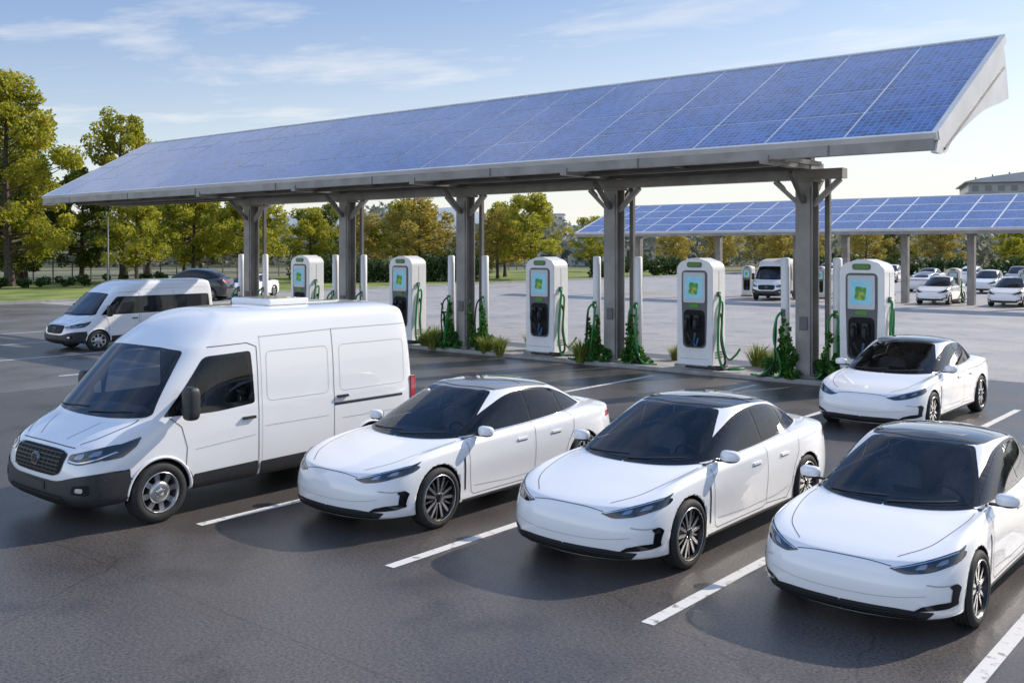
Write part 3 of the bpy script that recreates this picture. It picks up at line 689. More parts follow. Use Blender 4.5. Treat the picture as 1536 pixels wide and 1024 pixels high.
mxm=N.new('ShaderNodeMath');mxm.operation='MAXIMUM';L.new(gx,mxm.inputs[0]);L.new(gy,mxm.inputs[1])
wn=N.new('ShaderNodeTexWhiteNoise');wn.noise_dimensions='2D'
fl=N.new('ShaderNodeVectorMath');fl.operation='FLOOR';L.new(uv.outputs[0],fl.inputs[0]);L.new(fl.outputs[0],wn.inputs['Vector'])
ns=N.new('ShaderNodeTexNoise');ns.inputs['Scale'].default_value=.5;ns.inputs['Detail'].default_value=7;ns.inputs['Roughness'].default_value=.7;tc=N.new('ShaderNodeTexCoord');L.new(tc.outputs['Object'],ns.inputs['Vector'])
ad=N.new('ShaderNodeMath');ad.operation='MULTIPLY_ADD';ad.inputs[1].default_value=.55;L.new(wn.outputs['Value'],ad.inputs[0]);L.new(ns.outputs['Fac'],ad.inputs[2])
rp=N.new('ShaderNodeValToRGB');rp.color_ramp.elements[0].position=.45;rp.color_ramp.elements[1].position=1.0
rp.color_ramp.elements[0].color=(.007,.030,.14,1);rp.color_ramp.elements[1].color=(.045,.125,.40,1);L.new(ad.outputs[0],rp.inputs[0])
mx=N.new('ShaderNodeMix');mx.data_type='RGBA';L.new(mxm.outputs[0],mx.inputs[0]);L.new(rp.outputs[0],mx.inputs[6]);mx.inputs[7].default_value=(.15,.24,.47,1)
L.new(mx.outputs[2],b.inputs['Base Color'])
BLK_=M('junction_box',(.12,.12,.125),.5)
def canopy(x0,x1,yf,yb,zf,zb,cols,ycol,rows,pw,big=True):
    e=empty('solar_canopy',(0,0,0))
    n=max(1,round((x1-x0)/pw)); pw=(x1-x0)/n
    sl=Vector((0,yb-yf,zb-zf)); Ls=sl.length; d=sl.normalized(); nrm=Vector((0,-d.z,d.y)); ph=Ls/rows
    vs=[];fs=[];uvs=[];g=.024 if big else .055
    for i in range(n):
        for j in range(rows):
            A=Vector((x0+i*pw+g,yf,zf))+d*(j*ph+g)+nrm*.05; B=A+Vector((pw-2*g,0,0)); C=B+d*(ph-2*g); D=A+d*(ph-2*g)
            t0,t1=[random.uniform(-.004,.004) for _ in range(2)]
            k=len(vs); vs+=[A+nrm*t0,B+nrm*t0,C+nrm*t1,D+nrm*t1]; fs.append((k,k+1,k+2,k+3))
            cu=12;cv=8; o1,o2=i*cu,j*cv
            uvs+=[(o1,o2),(o1+cu,o2),(o1+cu,o2+cv),(o1,o2+cv)]
    me=bpy.data.meshes.new('solar_panels');me.from_pydata([tuple(v) for v in vs],[],fs);me.materials.append(SOL)
    ul=me.uv_layers.new(name='UVMap')
    for k in range(len(vs)): ul.data[k].uv=uvs[k]
    obj('solar_panels',me,parent=e)
    mb=MB()
    def pt(s_,t): p=Vector((0,yf,zf))+d*s_+nrm*t; return (p.y,p.z)
    def slab(xa,xb,ya,yb_,t0,t1,mat): mb.prism([pt(ya,t0),pt(yb_,t0),pt(yb_,t1),pt(ya,t1)],'x',xa,xb,mat)
    slab(x0,x1,0,Ls,0,.043,PFR)
    slab(x0+.05,x1-.05,.05,Ls-.05,-.12,-.003,DECK)
    slab(x0-.12,x1+.12,-.10,-.002,-.10,.075,FASC); slab(x0-.12,x1+.12,Ls+.002,Ls+.10,-.16,.075,FASC)
    slab(x1+.002,x1+.14,0,Ls,-.14,.073,FASC); slab(x0-.12,x0-.002,0,Ls,-.2,.073,FASC)
    hb=.24 if big else .2
    mb.box(((x0+x1)/2,yf+.06,zf-.10-hb/2),(x1-x0+.1,.26,hb),STEEL)
    if big:
        for i in range(8): mb.box((x0+2.6+i*5.2,yf-.075,zf-.10-hb/2),(.04,.02,hb+.01),STEELD)
        zs=zf-.42
        for yy in (yf+.9,ycol-.35,ycol+.55): mb.box(((x0+x1)/2-1.2,yy,zs+.1),(x1-x0-5.2,.16,.22),STEELD)
        mb.box(((cols[0]+cols[-1])/2-.1,ycol,zf-.56),(cols[0]-cols[-1]+2.2,.34,.26),STEEL)
        for x in np.arange(x0+1.5,x1-.3,3.02):
            mb.prism([pt(.2,-.32),pt(Ls-.2,-.32),pt(Ls-.2,-.125),pt(.2,-.125)],'x',x-.06,x+.06,STEELD)
            if x<x1-2.5: mb.box((x,yf+1.35,zf-.30),(.10,2.2,.12),STEELD)
        for c in cols:
            mb.box((c,(yf+ycol)/2+.35,zf-.33),(.22,ycol-yf+.9,.2),STEEL)
            mb.box((c,ycol+.05,zf+.3),(.26,.26,1.5),STEEL)
        for xx,th in ((x1+.04,.12),(x0-.06,.10)):
            bot=[(yb+.48,zb-1.50),(yb-.4,zb-1.73),(yb-2.0,zb-2.11),(yf+1.3,zf+.04),(yf+.6,zf-.36),(yf-.05,zf-.40)]
            poly=[pt(.0,-.15),pt(Ls*.5,-.15),pt(Ls-.1,-.15),(yb+.25,zb-.75)]+[tuple(p) for p in catmull(bot,6)]
            mb.prism(poly,'x',xx-th/2,xx+th/2,FASC)
            if xx>x0: mb.prism([pt(.3,-.45),pt(Ls-.4,-.62),pt(Ls-.4,-.68),pt(.3,-.51)],'x',xx+th/2,xx+th/2+.03,STEEL)
        mb.box(((x0+x1)/2,yb+.10,zb-.75),(x1-x0,.14,.5),FASC)
    else:
        mb.box(((x0+x1)/2,ycol,zf-.1),(x1-x0-1,.25,.25),STEELD)
    obj('canopy_frame',mb.mesh('frame'),parent=e)
    for c in cols:
        mb=MB(); ztop=zf-.69 if big else zf+.3
        if big:
            mb.box((c,ycol-.20,ztop/2+.05),(.46,.05,ztop-.1),STEEL); mb.box((c,ycol+.20,ztop/2+.05),(.46,.05,ztop-.1),STEEL)
            mb.box((c,ycol,ztop/2+.05),(.10,.35,ztop-.1),STEEL)
            mb.box((c,ycol,.17),(.7,.65,.08),STEELD)
            mb.box((c+.42,ycol+.34,ztop/2+.1),(.13,.13,ztop),STEELD)
            for sx in (-1,1):
                q=Matrix.Rotation(sx*math.radians(48),3,'Y')
                mb.box((c+sx*.52,ycol,ztop-.34),(.12,.16,.98),STEEL,rot=q)
            for sy in (-1,1):
                q=Matrix.Rotation(-sy*math.radians(48),3,'X')
                mb.box((c,ycol+sy*.62,ztop-.22),(.12,.12,1.1),STEELD,rot=q)
            mb.box((c,ycol,ztop-.03),(.62,.62,.06),STEEL)
            for bx in (-.27,.27):
                for by in (-.26,.26): mb.tube([(c+bx,ycol+by,.21),(c+bx,ycol+by,.26)],.025,STEELD,6)
            mb.box((c,ycol-.24,1.55),(.22,.04,.34),BLK_); mb.tube([(c+.19,ycol-.235,.2),(c+.19,ycol-.235,ztop-.2)],.018,STEELD,6)
        else:
            mb.box((c,ycol,ztop/2),(.42,.42,ztop),STEEL)
            for sx in (-1,1):
                q=Matrix.Rotation(sx*math.radians(50),3,'Y'); mb.box((c+sx*.4,ycol,ztop-.5),(.1,.1,.9),STEEL,rot=q)
        o=obj('column',mb.mesh('column'),parent=e); bev(o,.008,1)
    return e
COLX=[-10.8-6.05*k for k in range(5)]
canopy(-48.2,-6.9,22.5,28.0,5.97,8.93,COLX,24.95,4,1.97)
canopy(-45.7,12,62.5,68.5,4.65,6.85,[-41.8,-35,-29,-25.6,-21.7,-17.7,-13,-8,-3],65.3,4,2.0,False)
# ------------------------------------------------------------------ chargers
CHW=noisy(M('charger_white',(.72,.73,.73),.35,0,.3),(.75,.745,.735),(.81,.805,.795),2)
CHG=M('charger_grey',(.10,.105,.11),.35); SCF=M('screen_bezel',(.55,.58,.6),.3)
GRN=M('cable_green',(.015,.20,.045),.4); BLU=M('cable_blue',(.03,.10,.2),.4); BLK=M('cable_black',(.015,.015,.015),.5)
LOGO=M('logo_green',(.06,.25,.02),.3)
SCR=M('display',(.02,.02,.02),.15); N,L,b=nt(SCR)
tc=N.new('ShaderNodeTexCoord')
vr=N.new('ShaderNodeTexVoronoi');vr.inputs['Scale'].default_value=5;vr.distance='CHEBYCHEV';L.new(tc.outputs['Object'],vr.inputs['Vector'])
rp=N.new('ShaderNodeValToRGB');E=rp.color_ramp.elements;E[0].color=(.18,.46,.66,1);E[1].color=(.28,.60,.74,1)
E.new(.5).color=(.14,.44,.70,1);E.new(.78).color=(.45,.66,.70,1);rp.color_ramp.interpolation='CONSTANT'
L.new(vr.outputs['Color'],rp.inputs[0]);L.new(rp.outputs[0],b.inputs['Emission Color']);b.inputs['Emission Strength'].default_value=.7
SCR2=M('display_map',(.02,.05,.02),.2); N,L,b=nt(SCR2)
tc=N.new('ShaderNodeTexCoord');vr=N.new('ShaderNodeTexNoise');vr.inputs['Scale'].default_value=7;L.new(tc.outputs['Object'],vr.inputs['Vector'])
rp=N.new('ShaderNodeValToRGB');E=rp.color_ramp.elements;E[0].color=(.03,.22,.03,1);E[0].position=.4;E[1].color=(.40,.42,.06,1);E[1].position=.62;E.new(.5).color=(.10,.32,.05,1)
L.new(vr.outputs['Fac'],rp.inputs[0]);L.new(rp.outputs[0],b.inputs['Emission Color']);b.inputs['Emission Strength'].default_value=.5
def charger_meshes():
    W,Dp,H=1.12,.74,3.10
    out=[(-W/2,0),(-W/2,H-.32)]
    for a in np.linspace(180,100,8): out.append((-W/2+.30+.30*math.cos(math.radians(a)),H-.32+.26*math.sin(math.radians(a))))
    out+= [(-.12,H-.0),(.12,H-.0)]
    for a in np.linspace(80,0,8): out.append((W/2-.30+.30*math.cos(math.radians(a)),H-.32+.26*math.sin(math.radians(a))))
    out+=[(W/2,0)]
    mb=MB(); mb.prism(out,'y',-Dp/2,Dp/2,CHW)
    body=mb.mesh('cabinet')
    mb=MB(); mb.box((0,0,.06),(W+.12,Dp+.12,.14),CONC); base=mb.mesh('plinth')
    f=-Dp/2
    mb=MB()
    def fp(poly,y0,y1,mat): mb.prism(poly,'y',f-y1,f-y0,mat)
    P=fillet([(-.36,.60,.16),(.36,.60,.16),(.40,1.9,.1),(.40,2.76,.14),(-.40,2.76,.14),(-.40,1.9,.1)],.1,6)
    fp(P,-.01,.012,CHG)
    P=fillet([(-.33,.65,.15),(.33,.65,.15),(.33,1.66,.15),(-.33,1.66,.15)],.1,6); fp(P,.012,.018,ARCH)
    P=fillet([(-.34,1.86),(.34,1.86),(.34,2.70),(-.34,2.70)],.05,4); fp(P,.012,.035,SCF)
    P=fillet([(-.27,1.97),(.27,1.97),(.27,2.58),(-.27,2.58)],.03,3); fp(P,.036,.040,SCR)
    P=fillet([(-.17,2.10),(.10,2.08),(.14,2.40),(-.14,2.43)],.04,3); fp(P,.041,.044,SCR2)
    for k_ in range(3): fp([(-.2+k_*.15,2.48),(-.1+k_*.15,2.48),(-.1+k_*.15,2.50),(-.2+k_*.15,2.50)],.041,.043,SCF)
    P=fillet([(-.23,2.84),(.23,2.84),(.23,2.99),(-.23,2.99)],.07,5); fp(P,-.01,.02,CHG)
    P=fillet([(-.18,2.87),(.18,2.87),(.18,2.96),(-.18,2.96)],.04,5); fp(P,.02,.026,LOGO)
    P=fillet([(-.15,1.72),(.15,1.72),(.15,1.82),(-.15,1.82)],.04,5); fp(P,.012,.03,LOGO)
    for x in (-.15,.13):
        mb.prism(fillet([(x-.09,1.22),(x+.09,1.22),(x+.07,1.52),(x-.07,1.52)],.03,3),'y',f-.14,f-.012,TRIM)
        mb.tube([(x,f-.14,1.42),(x,f-.22,1.36),(x,f-.23,1.20),(x,f-.16,1.05)],[.05,.055,.05,.035],BLK,8)
    for x,m,dx in ((-.15,BLK,.1),(.13,BLU,-.05)):
        mb.tube(catmull([(x,f-.17,1.08),(x+dx,f-.16,.85),(x+dx*1.6,f-.12,.75),(x+dx*.6,f-.13,.66),(x-dx*.5,f-.14,.74),(x-dx*.8,f-.1,.9)],6),.028,m,7)
    X=W/2
    mb.tube(catmull([(X-.02,-.05,2.1),(X+.10,-.12,2.0),(X+.09,-.2,1.3),(X+.14,-.3,.55),(X+.35,-.42,.13),(X+.7,-.35,.1),(X+.8,-.1,.1)],8),.036,GRN,8)
    mb.tube(catmull([(X-.02,.08,1.9),(X+.08,.06,1.8),(X+.12,-.05,.9),(X+.38,-.2,.35),(X+.62,-.25,.45),(X+.75,-.2,.65)],8),.030,GRN,8)
    mb.tube(catmull([(X-.02,.05,1.6),(X+.08,.02,1.4),(X+.10,-.05,.8),(X+.32,-.25,.22),(X+.10,-.55,.11),(X-.3,-.62,.1),(X-.7,-.6,.1)],8),.034,BLK,8)
    mb.tube(catmull([(X+.05,-.62,.11),(X+.4,-.75,.1),(X+.5,-.45,.12),(X+.15,-.4,.12),(X+.0,-.6,.14)],8),.035,BLK,8)
    mb.box((X+.02,-.05,2.1),(.08,.1,.14),CHG)
    for z in (.35,.42,.49): mb.box((X+.003,0,z),(.012,.4,.03),CHG)
    mb.box((0,f-.003,.30),(.9,.012,.012),GAPL); mb.box((X+.002,.0,1.5),(.008,.012,2.5),GAPL)
    det=mb.mesh('charger_details')
    return body,base,det
CB,CBA,CD=charger_meshes()
def charger(x,y,rz=0,s=1):
    e=empty('charging_station',(x,y,.12 if s==1 else 0),rz,s)
    bev(obj('cabinet',CB,parent=e),.045,4); bev(obj('plinth',CBA,parent=e),.02); obj('front_panel',CD,parent=e)
for x in (-9.25,-13.95,-19.45,-25.75,-31.4): charger(x,25.0)
for x in (-19.2,-23.8,-28,-15,-33.5): charger(x,67,0,.72)
BW=M('post_white',(.74,.74,.73),.4)
for c in COLX:
    for dx,dy in ((-.55,-.12),(.75,.15)):
        mb2=MB(); h=3.25
        mb2.tube([(0,0,.1),(0,0,h-.03),(0,0,h)],[.12,.12,.08],BW,20); mb2.tube([(0,0,.10),(0,0,.16)],.17,STEELD,16)
        mb2.box((0,-.14,1.8),(.1,.06,.2),CHG)
        for q in range(3):
            a=random.uniform(-.3,.3); s_=random.choice((-1,1))
            mb2.tube(catmull([(0,-.15,1.85),(.12*s_,-.28,1.65),(.14*s_,-.3-.05*q,1.1),(.1*s_+a*.4,-.34,.5),(.25*s_+a,-.45,.16),(.6*s_+a,-.3,.14)],7),.032 if q!=1 else .026,GRN if q!=1 else BLK,7)
        obj('cable_post',mb2.mesh('cable_post'),(c+dx,24.95+dy,0))
# ------------------------------------------------------------------ foliage
def leafmat(name,c1,c2,c3,tr=.35,sc=.45):
    m=bpy.data.materials.new(name);m.use_nodes=True;N=m.node_tree.nodes;L=m.node_tree.links;b=N['Principled BSDF'];out=N['Material Output']
    g=N.new('ShaderNodeNewGeometry');r=N.new('ShaderNodeValToRGB');E=r.color_ramp.elements;E[0].color=(*c1,1);E[1].color=(*c3,1);E.new(.5).color=(*c2,1)
    tc=N.new('ShaderNodeTexCoord');n=N.new('ShaderNodeTexNoise');n.inputs['Scale'].default_value=sc;L.new(tc.outputs['Object'],n.inputs['Vector'])
    a=N.new('ShaderNodeMath');a.operation='MULTIPLY_ADD';a.inputs[1].default_value=.45;L.new(g.outputs['Random Per Island'],a.inputs[0])
    s_=N.new('ShaderNodeMath');s_.operation='SUBTRACT';s_.inputs[1].default_value=.2;L.new(n.outputs['Fac'],s_.inputs[0]);L.new(s_.outputs[0],a.inputs[2])
    L.new(a.outputs[0],r.inputs[0]);L.new(r.outputs[0],b.inputs['Base Color']);b.inputs['Roughness'].default_value=.6
    t=N.new('ShaderNodeBsdfTranslucent');L.new(r.outputs[0],t.inputs['Color']);mx=N.new('ShaderNodeMixShader');mx.inputs[0].default_value=tr
    L.new(b.outputs[0],mx.inputs[1]);L.new(t.outputs[0],mx.inputs[2]);L.new(mx.outputs[0],out.inputs['Surface']);return m
LEAFA=leafmat('leaves_yellow_green',(.13,.16,.015),(.36,.36,.03),(.62,.52,.06),.55)
LEAFB=leafmat('leaves_green',(.05,.08,.012),(.15,.19,.025),(.32,.32,.05),.45)
LEAFC=leafmat('leaves_autumn',(.20,.16,.03),(.40,.32,.06),(.56,.44,.10),.55)
LEAFD=leafmat('leaves_distant_haze',(.16,.18,.14),(.25,.26,.19),(.36,.35,.25),.4,.05)  # pale tones put distance haze into the leaf colour
HEDGE=leafmat('hedge_leaves',(.012,.03,.006),(.04,.08,.014),(.09,.14,.025),.25)
IVY=leafmat('ivy_leaves',(.01,.06,.008),(.05,.17,.02),(.13,.30,.04),.4,3)
BARK=noisy(M('bark',(.08,.06,.045),.9),(.05,.038,.028),(.12,.09,.07),6,6)
def leaves(centers,radii,n,size,flat=1.0):
    c=np.array(centers);r=np.array(radii);k=rng.choice(len(c),n,p=(r**2)/np.sum(r**2))
    d=rng.normal(size=(n,3));d/=np.linalg.norm(d,axis=1)[:,None]
    p=c[k]+d*(r[k]*rng.uniform(.35,1.08,n)**.6)[:,None]*np.array((1,1,flat))
    a=rng.normal(size=(n,3));a/=np.linalg.norm(a,axis=1)[:,None];b=np.cross(a,rng.normal(size=(n,3)));b/=np.linalg.norm(b,axis=1)[:,None]
    s_=size*rng.uniform(.6,1.4,n)[:,None]
    V=np.stack([p-a*s_*.9,p+b*s_*.5,p+a*s_*.9,p-b*s_*.5],1).reshape(-1,3)
    return V,np.arange(4*n).reshape(-1,4)
def mesh_np(name,V,F,mats,wood=None):
    vs=V.tolist();fs=F.tolist();mi=[0]*len(fs)
    if wood:
        o=len(vs);vs+=wood.v;fs+=[[i+o for i in f] for f in wood.f];mi+=[1]*len(wood.f)
    me=bpy.data.meshes.new(name);me.from_pydata(vs,[],fs)
    for m in mats:me.materials.append(m)
    me.polygons.foreach_set('material_index',mi);me.update();return me
def tree_mesh(h,w,mat,n=9000,trunk=.22,seed=0,leaf=.22,taper=.55,nb=34):
    rr=random.Random(seed);C=[];R=[];wd=MB()
    tr=h*.022
    lean=[rr.uniform(-.02,.02)*h for _ in range(2)]
    def ax(t): return Vector((lean[0]*math.sin(t*3),lean[1]*math.sin(t*2.3),h*t))
    wd.tube([ax(t) for t in np.linspace(0,.93,12)],[tr*(1.35 if t==0 else 1)*(1-t)**.8+.02 for t in np.linspace(0,.93,12)],BARK,8)
    for i in range(nb):
        t=trunk+(1-trunk)*(i/nb)**.9*.92
        prof=math.sin(math.pi*min(1,((t-trunk)/(1-trunk))**taper*.93+.07))**.65
        L_=w/2*prof*rr.uniform(.5,1.15); a=i*2.4+rr.uniform(-.5,.5)
        b0=ax(t*.9); e=ax(t)+Vector((math.cos(a)*L_,math.sin(a)*L_,h*rr.uniform(.01,.09)))
        mid=(b0+e)/2+Vector((0,0,-.02*h))
        wd.tube([b0,mid,e],[tr*.38*(1-t)+.03,tr*.22*(1-t)+.02,.015],BARK,5)
        C.append(tuple(e));R.append(w*rr.uniform(.065,.125))
        for q in range(3):
            m2=b0.lerp(e,rr.uniform(.45,.95)); C.append((m2.x+rr.uniform(-1,1)*w*.09,m2.y+rr.uniform(-1,1)*w*.09,m2.z+rr.uniform(-.03,.05)*h));R.append(w*rr.uniform(.035,.085))
    C.append(tuple(ax(.97)));R.append(w*.07)
    V,F=leaves(C,R,n,leaf,.85)
    return mesh_np('tree',V,F,[mat,BARK],wd)
TA=tree_mesh(19,12.5,LEAFA,22000,.16,1,.21,nb=44); TB=tree_mesh(17.5,9.0,LEAFA,13000,.2,2,.20,nb=38); TC=tree_mesh(10,8,LEAFA,9000,.22,3,.18)
TD=tree_mesh(9,8.5,LEAFC,7500,.2,4,.18); TE=tree_mesh(14,10,LEAFB,12000,.12,5,.22)
def tree(me,x,y,s=1): obj('tree',me,(x,y,.03),random.uniform(0,6.3),s)
tree(TA,-92.4,40,1.0); tree(TA,-98,34,.93); tree(TB,-99,54.6,1.0); tree(TE,-112,50,1.10); tree(TB,-107,62,.90); tree(TE,-104,46,.95); tree(TE,-102,51.5,.85); tree(TE,-98,43,.7)
tree(TC,-88.6,56.2,1.0); tree(TC,-84.5,60,1.0); tree(TC,-93,58,1.05);tree(TC,-84,47.5,.8);tree(TE,-118,76,.8)
tree(TD,-78.3,78,1.0); tree(TC,-83,80,.9); tree(TC,-69.5,86.5,.95); tree(TD,-74,86,.85); tree(TC,-90,72,.8); tree(TD,-88,78,.85); tree(TC,-97,68,.9); tree(TC,-78,92,.9)
for x,y,s_ in ((-45,150,1.0),(-52,140,.9),(-38,165,1),(-30,160,.95),(-60,130,.8),(-24,150,.9),(-70,145,1),(-85,120,.95),(-95,112,.9),(-105,105,1),(-76,128,.85),(-66,152,1.0),(-80,150,1.0)): tree(TD if random.random()<.6 else TC,x,y,s_*.85)
for x,y,s_ in ((-60,175,.9),(-20,150,.9),(-12,140,.8),(-34,145,.7),(-115,95,1),(-125,90,1.1)): tree(TE if s_>.85 else TC,x,y,s_*.7)
def hedge(name,x0,y0,x1,y1,h,wd,n=5000,size=.12,mat=None,k=18):
    C=[];R=[]
    for i in range(k):
        t=(i+.5)/k
        for q in range(3): C.append((x0+(x1-x0)*t+random.uniform(-1,1)*wd*.3,y0+(y1-y0)*t+random.uniform(-1,1)*wd*.3,h*random.uniform(.15,.72)));R.append(h*random.uniform(.24,.36))
    V,F=leaves(C,R,n,size,.9); V[:,2]=np.maximum(V[:,2],.02)
    obj(name,mesh_np(name,V,F,[mat or HEDGE]))
hedge('hedge',-80,62,-76,67,3.0,2,6000,.16)
hedge('hedge',-76,68,-73,72,2.6,2,5000,.16)
hedge('hedge',-73.5,73.5,-69,78,3.4,2.2,6000,.16)
hedge('hedge',-68,96,-66,112,2.6,2,6000,.2)
hedge('hedge',-90,26,-86,58,1.3,1.3,6000,.16)
hedge('hedge',-60,127,20,127,2.6,2.5,14000,.28,None,60)
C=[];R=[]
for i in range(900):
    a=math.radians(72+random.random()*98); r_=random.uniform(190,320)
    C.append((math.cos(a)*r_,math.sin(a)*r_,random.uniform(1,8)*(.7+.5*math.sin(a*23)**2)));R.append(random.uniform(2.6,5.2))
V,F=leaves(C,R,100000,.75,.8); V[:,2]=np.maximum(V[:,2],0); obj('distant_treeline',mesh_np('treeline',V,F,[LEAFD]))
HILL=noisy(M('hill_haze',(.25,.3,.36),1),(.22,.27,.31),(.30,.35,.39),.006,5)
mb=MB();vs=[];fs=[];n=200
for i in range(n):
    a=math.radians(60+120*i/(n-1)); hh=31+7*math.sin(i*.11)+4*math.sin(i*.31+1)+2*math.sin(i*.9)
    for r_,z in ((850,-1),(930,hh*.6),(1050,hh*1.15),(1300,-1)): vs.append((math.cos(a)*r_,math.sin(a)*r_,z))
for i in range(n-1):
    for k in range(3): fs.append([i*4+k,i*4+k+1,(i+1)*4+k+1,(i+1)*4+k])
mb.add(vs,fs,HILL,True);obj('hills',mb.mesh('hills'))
def plant(name,x,y,kind):
    if kind=='ivy':
        C=[];R=[]
        for i in range(16):
            a=random.uniform(0,6.28);r_=random.uniform(.05,.45); C.append((math.cos(a)*r_,math.sin(a)*r_*.7,random.uniform(.05,.45)));R.append(random.uniform(.10,.20))
        for q in range(6):
            x_=random.uniform(-.26,.26);y_=random.uniform(-.2,.08);top=random.uniform(.7,1.65);z=.3
            while z<top:
                x_+=random.uniform(-.06,.06); x_=max(-.32,min(.32,x_)); C.append((x_,y_,z));R.append(random.uniform(.04,.12)*(1.15-z/top*.5)); z+=random.uniform(.07,.15)
        V,F=leaves(C,R,3400,.055,1.0); V[:,2]=np.maximum(V[:,2],.02)
        obj(name,mesh_np(name,V,F,[IVY]),(x,y,.1))
    else:
        mb=MB();vs=[];fs=[]
        for i in range(300):
            a=random.uniform(0,6.28);L_=random.uniform(.3,.85);lx=random.uniform(.1,.7);w_=.011
            c=Vector((math.cos(a),math.sin(a),0));sd_=Vector((-c.y,c.x,0))*w_
            b0=c*random.uniform(0,.14);p1=b0+c*L_*lx*.5+Vector((0,0,L_*.6));p2=b0+c*L_*lx*1.1+Vector((0,0,L_*(.95-lx*.4)))
            k=len(vs);vs+=[b0-sd_,b0+sd_,p1+sd_,p1-sd_,p2];fs+=[[k,k+1,k+2,k+3],[k+3,k+2,k+4]]
        mb.add(vs,fs,GR2);obj(name,mb.mesh(name),(x,y,.05),0,random.uniform(.8,1.2))
GR2=leafmat('ornamental_grass',(.08,.11,.012),(.20,.24,.04),(.38,.38,.10),.35,3)
for i,c in enumerate(COLX):
    plant('climbing_plant',c-.5,24.66,'ivy')
    if i in (0,2,1): plant('climbing_plant',c+.75,24.85,'ivy')
for x,y in ((-21.6,24.5),(-21.2,24.7),(-20.7,25.9),(-24.5,24.6),(-24.1,24.8),(-12.2,26.2),(-12.9,26.4),(-17.7,24.4),(-27,24.5),(-15.5,26.3),(-28,24.6),(-11.9,26.1),(-20.9,24.4),(-23.9,24.4),(-12.5,26.3)): plant('grass_tuft',x,y,'g')
mb=MB()
for i in range(60):
    y=10+i*2.0; mb.box((-101,y,1.1),(.1,.1,2.2),STEELD)
for z in (.5,1.2,2.0): mb.box((-101,69,z),(.05,120,.06),STEELD)
obj('park_fence',mb.mesh('fence'))
def lamp(x,y,h=6):
    mb=MB(); mb.tube([(0,0,0),(0,0,.6),(0,0,h)],[.10,.07,.05],STEELD,10); mb.tube([(0,0,h),(.3,0,h+.15),(1.0,0,h+.18)],[.04,.035,.03],STEELD,8); mb.box((1.1,0,h+.16),(.5,.2,.08),STEELD)
    obj('street_lamp',mb.mesh('lamp'),(x,y,0))
for x,y in ((-75,40),(-70,62),(-76,82),(-68,100),(-90,66)): lamp(x,y)
# ------------------------------------------------------------------ buildings
WALL=noisy(M('render_wall',(.45,.44,.42),.8),(.36,.35,.335),(.45,.44,.42),.3); ROOFM=noisy(M('roof_metal',(.35,.36,.38),.5,.2),(.40,.41,.42),(.50,.51,.52),.2)
WIN=M('window_glass',(.14,.16,.18),.1)  # window and roof colours lightened to carry distance haze
def building(name,x,y,w,dp,h,rz,curved=False,floors=3,wall=WALL):
    e=empty(name,(x,y,0),rz); mb=MB(); mb.box((0,0,h/2),(w,dp,h),wall); obj('walls',mb.mesh('walls'),parent=e)
    mb=MB(); fh=h/floors; nw=int(w/3)
    for f in range(floors):
        for i in range(nw):
            for sy in (-1,1): mb.box((-w/2+(i+.5)*w/nw,sy*(dp/2+.01),fh*(f+.55)),(w/nw*.5,.1,fh*.42),WIN)
        for i in range(int(dp/3)):
            for sx in (-1,1): mb.box((sx*(w/2+.01),-dp/2+(i+.5)*3,fh*(f+.55)),(.1,1.5,fh*.42),WIN)
    obj('windows',mb.mesh('windows'),parent=e)
    mb=MB()
    if curved:
        rise=4.2
        P=[(-w/2-1,h+.02)]+[(-w/2-1+(w+2)*t,h+.3+math.sin(math.pi*t*.5)**.8*rise) for t in np.linspace(0,1,14)]+[(w/2+1,h+.02)]
        mb.prism(P,'y',-dp/2-1,dp/2+1,ROOFM)
        for i in range(int(w/4)): 
            t=(i*4+3)/(w+2); mb.box((-w/2+2+i*4,-dp/2+4,h+.5+math.sin(math.pi*t*.5)**.8*rise),(.3,.5,1.0),STEELD)
    else: mb.box((0,0,h+.26),(w+.6,dp+.6,.5),ROOFM)
    obj('roof',mb.mesh('roof'),parent=e)
    mb=MB(); mb.box((0,-dp/2-.08,1.2),(1.8,.14,2.4),STEELD); obj('door',mb.mesh('door'),parent=e)
building('office_building',-59,298,46,30,20.5,math.radians(20),True,6)
building('pavilion',-9,112,10,8,6.2,0,False,2,CONC)
building('low_warehouse',-118,165,26,12,4.2,math.radians(40),False,1,CHW)
building('apartment_block',-190,330,30,14,13,math.radians(30),False,4,WALL); building('apartment_block',-240,300,24,14,16,math.radians(35),False,5,CHW); building('apartment_block',-330,260,40,14,11,math.radians(45),False,4,WALL)
# ------------------------------------------------------------------ light, world
sd=Vector((.36,1,0)).normalized(); el=math.radians(34)
S_=Vector((sd.x*math.cos(el),sd.y*math.cos(el),math.sin(el)))
ld=bpy.data.lights.new('sun','SUN');ld.energy=5.0;ld.angle=math.radians(.5);ld.color=(1,.91,.78)
lo=bpy.data.objects.new('sun',ld);COL.objects.link(lo);lo.rotation_euler=(-S_).to_track_quat('-Z','Y').to_euler();lo.location=(20,40,40)
w=bpy.data.worlds.new('World');scene.world=w;w.use_nodes=True;N=w.node_tree.nodes;L=w.node_tree.links;bg=N['Background']
sky=N.new('ShaderNodeTexSky');sky.sky_type='NISHITA';sky.sun_disc=False;sky.sun_elevation=el;sky.sun_rotation=math.atan2(sd.x,sd.y)
sky.air_density=1.0;sky.dust_density=.6;sky.ozone_density=2.5
def mth(op,a,b_=None,c=None):
    n=N.new('ShaderNodeMath');n.operation=op
    for i,q in enumerate((a,b_,c)):
        if q is None: continue
        if isinstance(q,(int,float)): n.inputs[i].default_value=q
        else: L.new(q,n.inputs[i])
    return n.outputs[0]
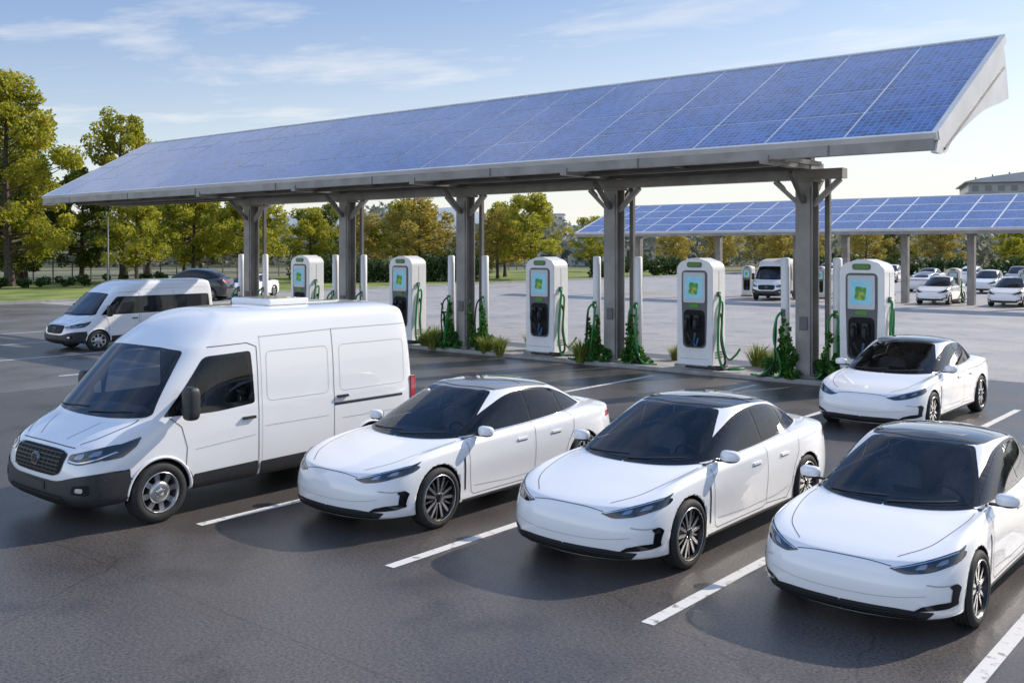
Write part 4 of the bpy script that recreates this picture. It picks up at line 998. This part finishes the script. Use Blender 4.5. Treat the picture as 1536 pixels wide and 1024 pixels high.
def mixc(f,a,b_):
    n=N.new('ShaderNodeMix');n.data_type='RGBA'
    L.new(f,n.inputs[0])
    for i,q in ((6,a),(7,b_)):
        if isinstance(q,tuple): n.inputs[i].default_value=q
        else: L.new(q,n.inputs[i])
    return n.outputs[2]
tc=N.new('ShaderNodeTexCoord');sp=N.new('ShaderNodeSeparateXYZ');L.new(tc.outputs['Generated'],sp.inputs[0])
zz=mth('MAXIMUM',sp.outputs[2],.05)
dv=N.new('ShaderNodeVectorMath');dv.operation='DIVIDE';cb=N.new('ShaderNodeCombineXYZ')
for i in range(3): L.new(zz,cb.inputs[i])
L.new(tc.outputs['Generated'],dv.inputs[0]);L.new(cb.outputs[0],dv.inputs[1])
mp=N.new('ShaderNodeMapping');mp.inputs['Rotation'].default_value=(0,0,math.radians(-40));mp.inputs['Scale'].default_value=(.75,1.2,1);L.new(dv.outputs[0],mp.inputs[0])
cn=N.new('ShaderNodeTexNoise');cn.inputs['Scale'].default_value=.9;cn.inputs['Detail'].default_value=10;cn.inputs['Roughness'].default_value=.60;cn.inputs['Distortion'].default_value=.25
L.new(mp.outputs[0],cn.inputs['Vector'])
dt=N.new('ShaderNodeVectorMath');dt.operation='DOT_PRODUCT';L.new(tc.outputs['Generated'],dt.inputs[0]);dt.inputs[1].default_value=(sd.x,sd.y,0)
sside=mth('MULTIPLY_ADD',dt.outputs['Value'],.5,.5)
anti=mth('MAXIMUM',mth('MULTIPLY',dt.outputs['Value'],-1.0),0.0)
cfac=mth('ADD',cn.outputs['Fac'],mth('MULTIPLY',anti,.16))  # denser cloud added opposite the sun, out of view
cm=N.new('ShaderNodeMapRange');cm.inputs[1].default_value=.51;cm.inputs[2].default_value=.74;cm.inputs[3].default_value=0;cm.inputs[4].default_value=.75;cm.clamp=True;L.new(cfac,cm.inputs[0])
hz=mth('POWER',mth('SUBTRACT',1.0,mth('MINIMUM',mth('MULTIPLY',mth('MAXIMUM',sp.outputs[2],0.0),2.3),1.0)),2.2)
hf=mth('MINIMUM',mth('MULTIPLY',hz,mth('MULTIPLY_ADD',mth('POWER',sside,2.0),1.0,.30)),.96)
bl=N.new('ShaderNodeMapRange');bl.inputs[1].default_value=.06;bl.inputs[2].default_value=.28;bl.inputs[3].default_value=0;bl.inputs[4].default_value=.85;bl.clamp=True;L.new(sp.outputs[2],bl.inputs[0])
bf=mth('MULTIPLY',bl.outputs[0],mth('SUBTRACT',1.0,mth('POWER',sside,4.0)))
c0=mixc(bf,sky.outputs[0],(1.05,2.15,4.6,1))
c1=mixc(hf,c0,(6.45,6.3,6.1,1))
c2_=mixc(mth('MULTIPLY',cm.outputs[0],.9),c1,(6.7,6.6,6.5,1))
br=mth('MULTIPLY_ADD',anti,.60,1.0)  # sky opposite the sun brightened as added fill for shaded car fronts
vm=N.new('ShaderNodeVectorMath');vm.operation='SCALE';L.new(c2_,vm.inputs[0]);L.new(br,vm.inputs['Scale'])
L.new(vm.outputs[0],bg.inputs['Color']);bg.inputs['Strength'].default_value=.15
# ------------------------------------------------------------------ camera
cd=bpy.data.cameras.new('camera');cam=bpy.data.objects.new('camera',cd);COL.objects.link(cam)
cam.location=(0,0,3.5);cam.rotation_euler=(math.radians(90),0,math.atan2(.641,.767))
cd.lens=35.09;cd.sensor_width=36;cd.shift_y=-.0911;cd.clip_end=6000;cd.clip_start=.1
scene.camera=cam
scene.view_settings.view_transform='Standard';scene.view_settings.look='None';scene.view_settings.exposure=0
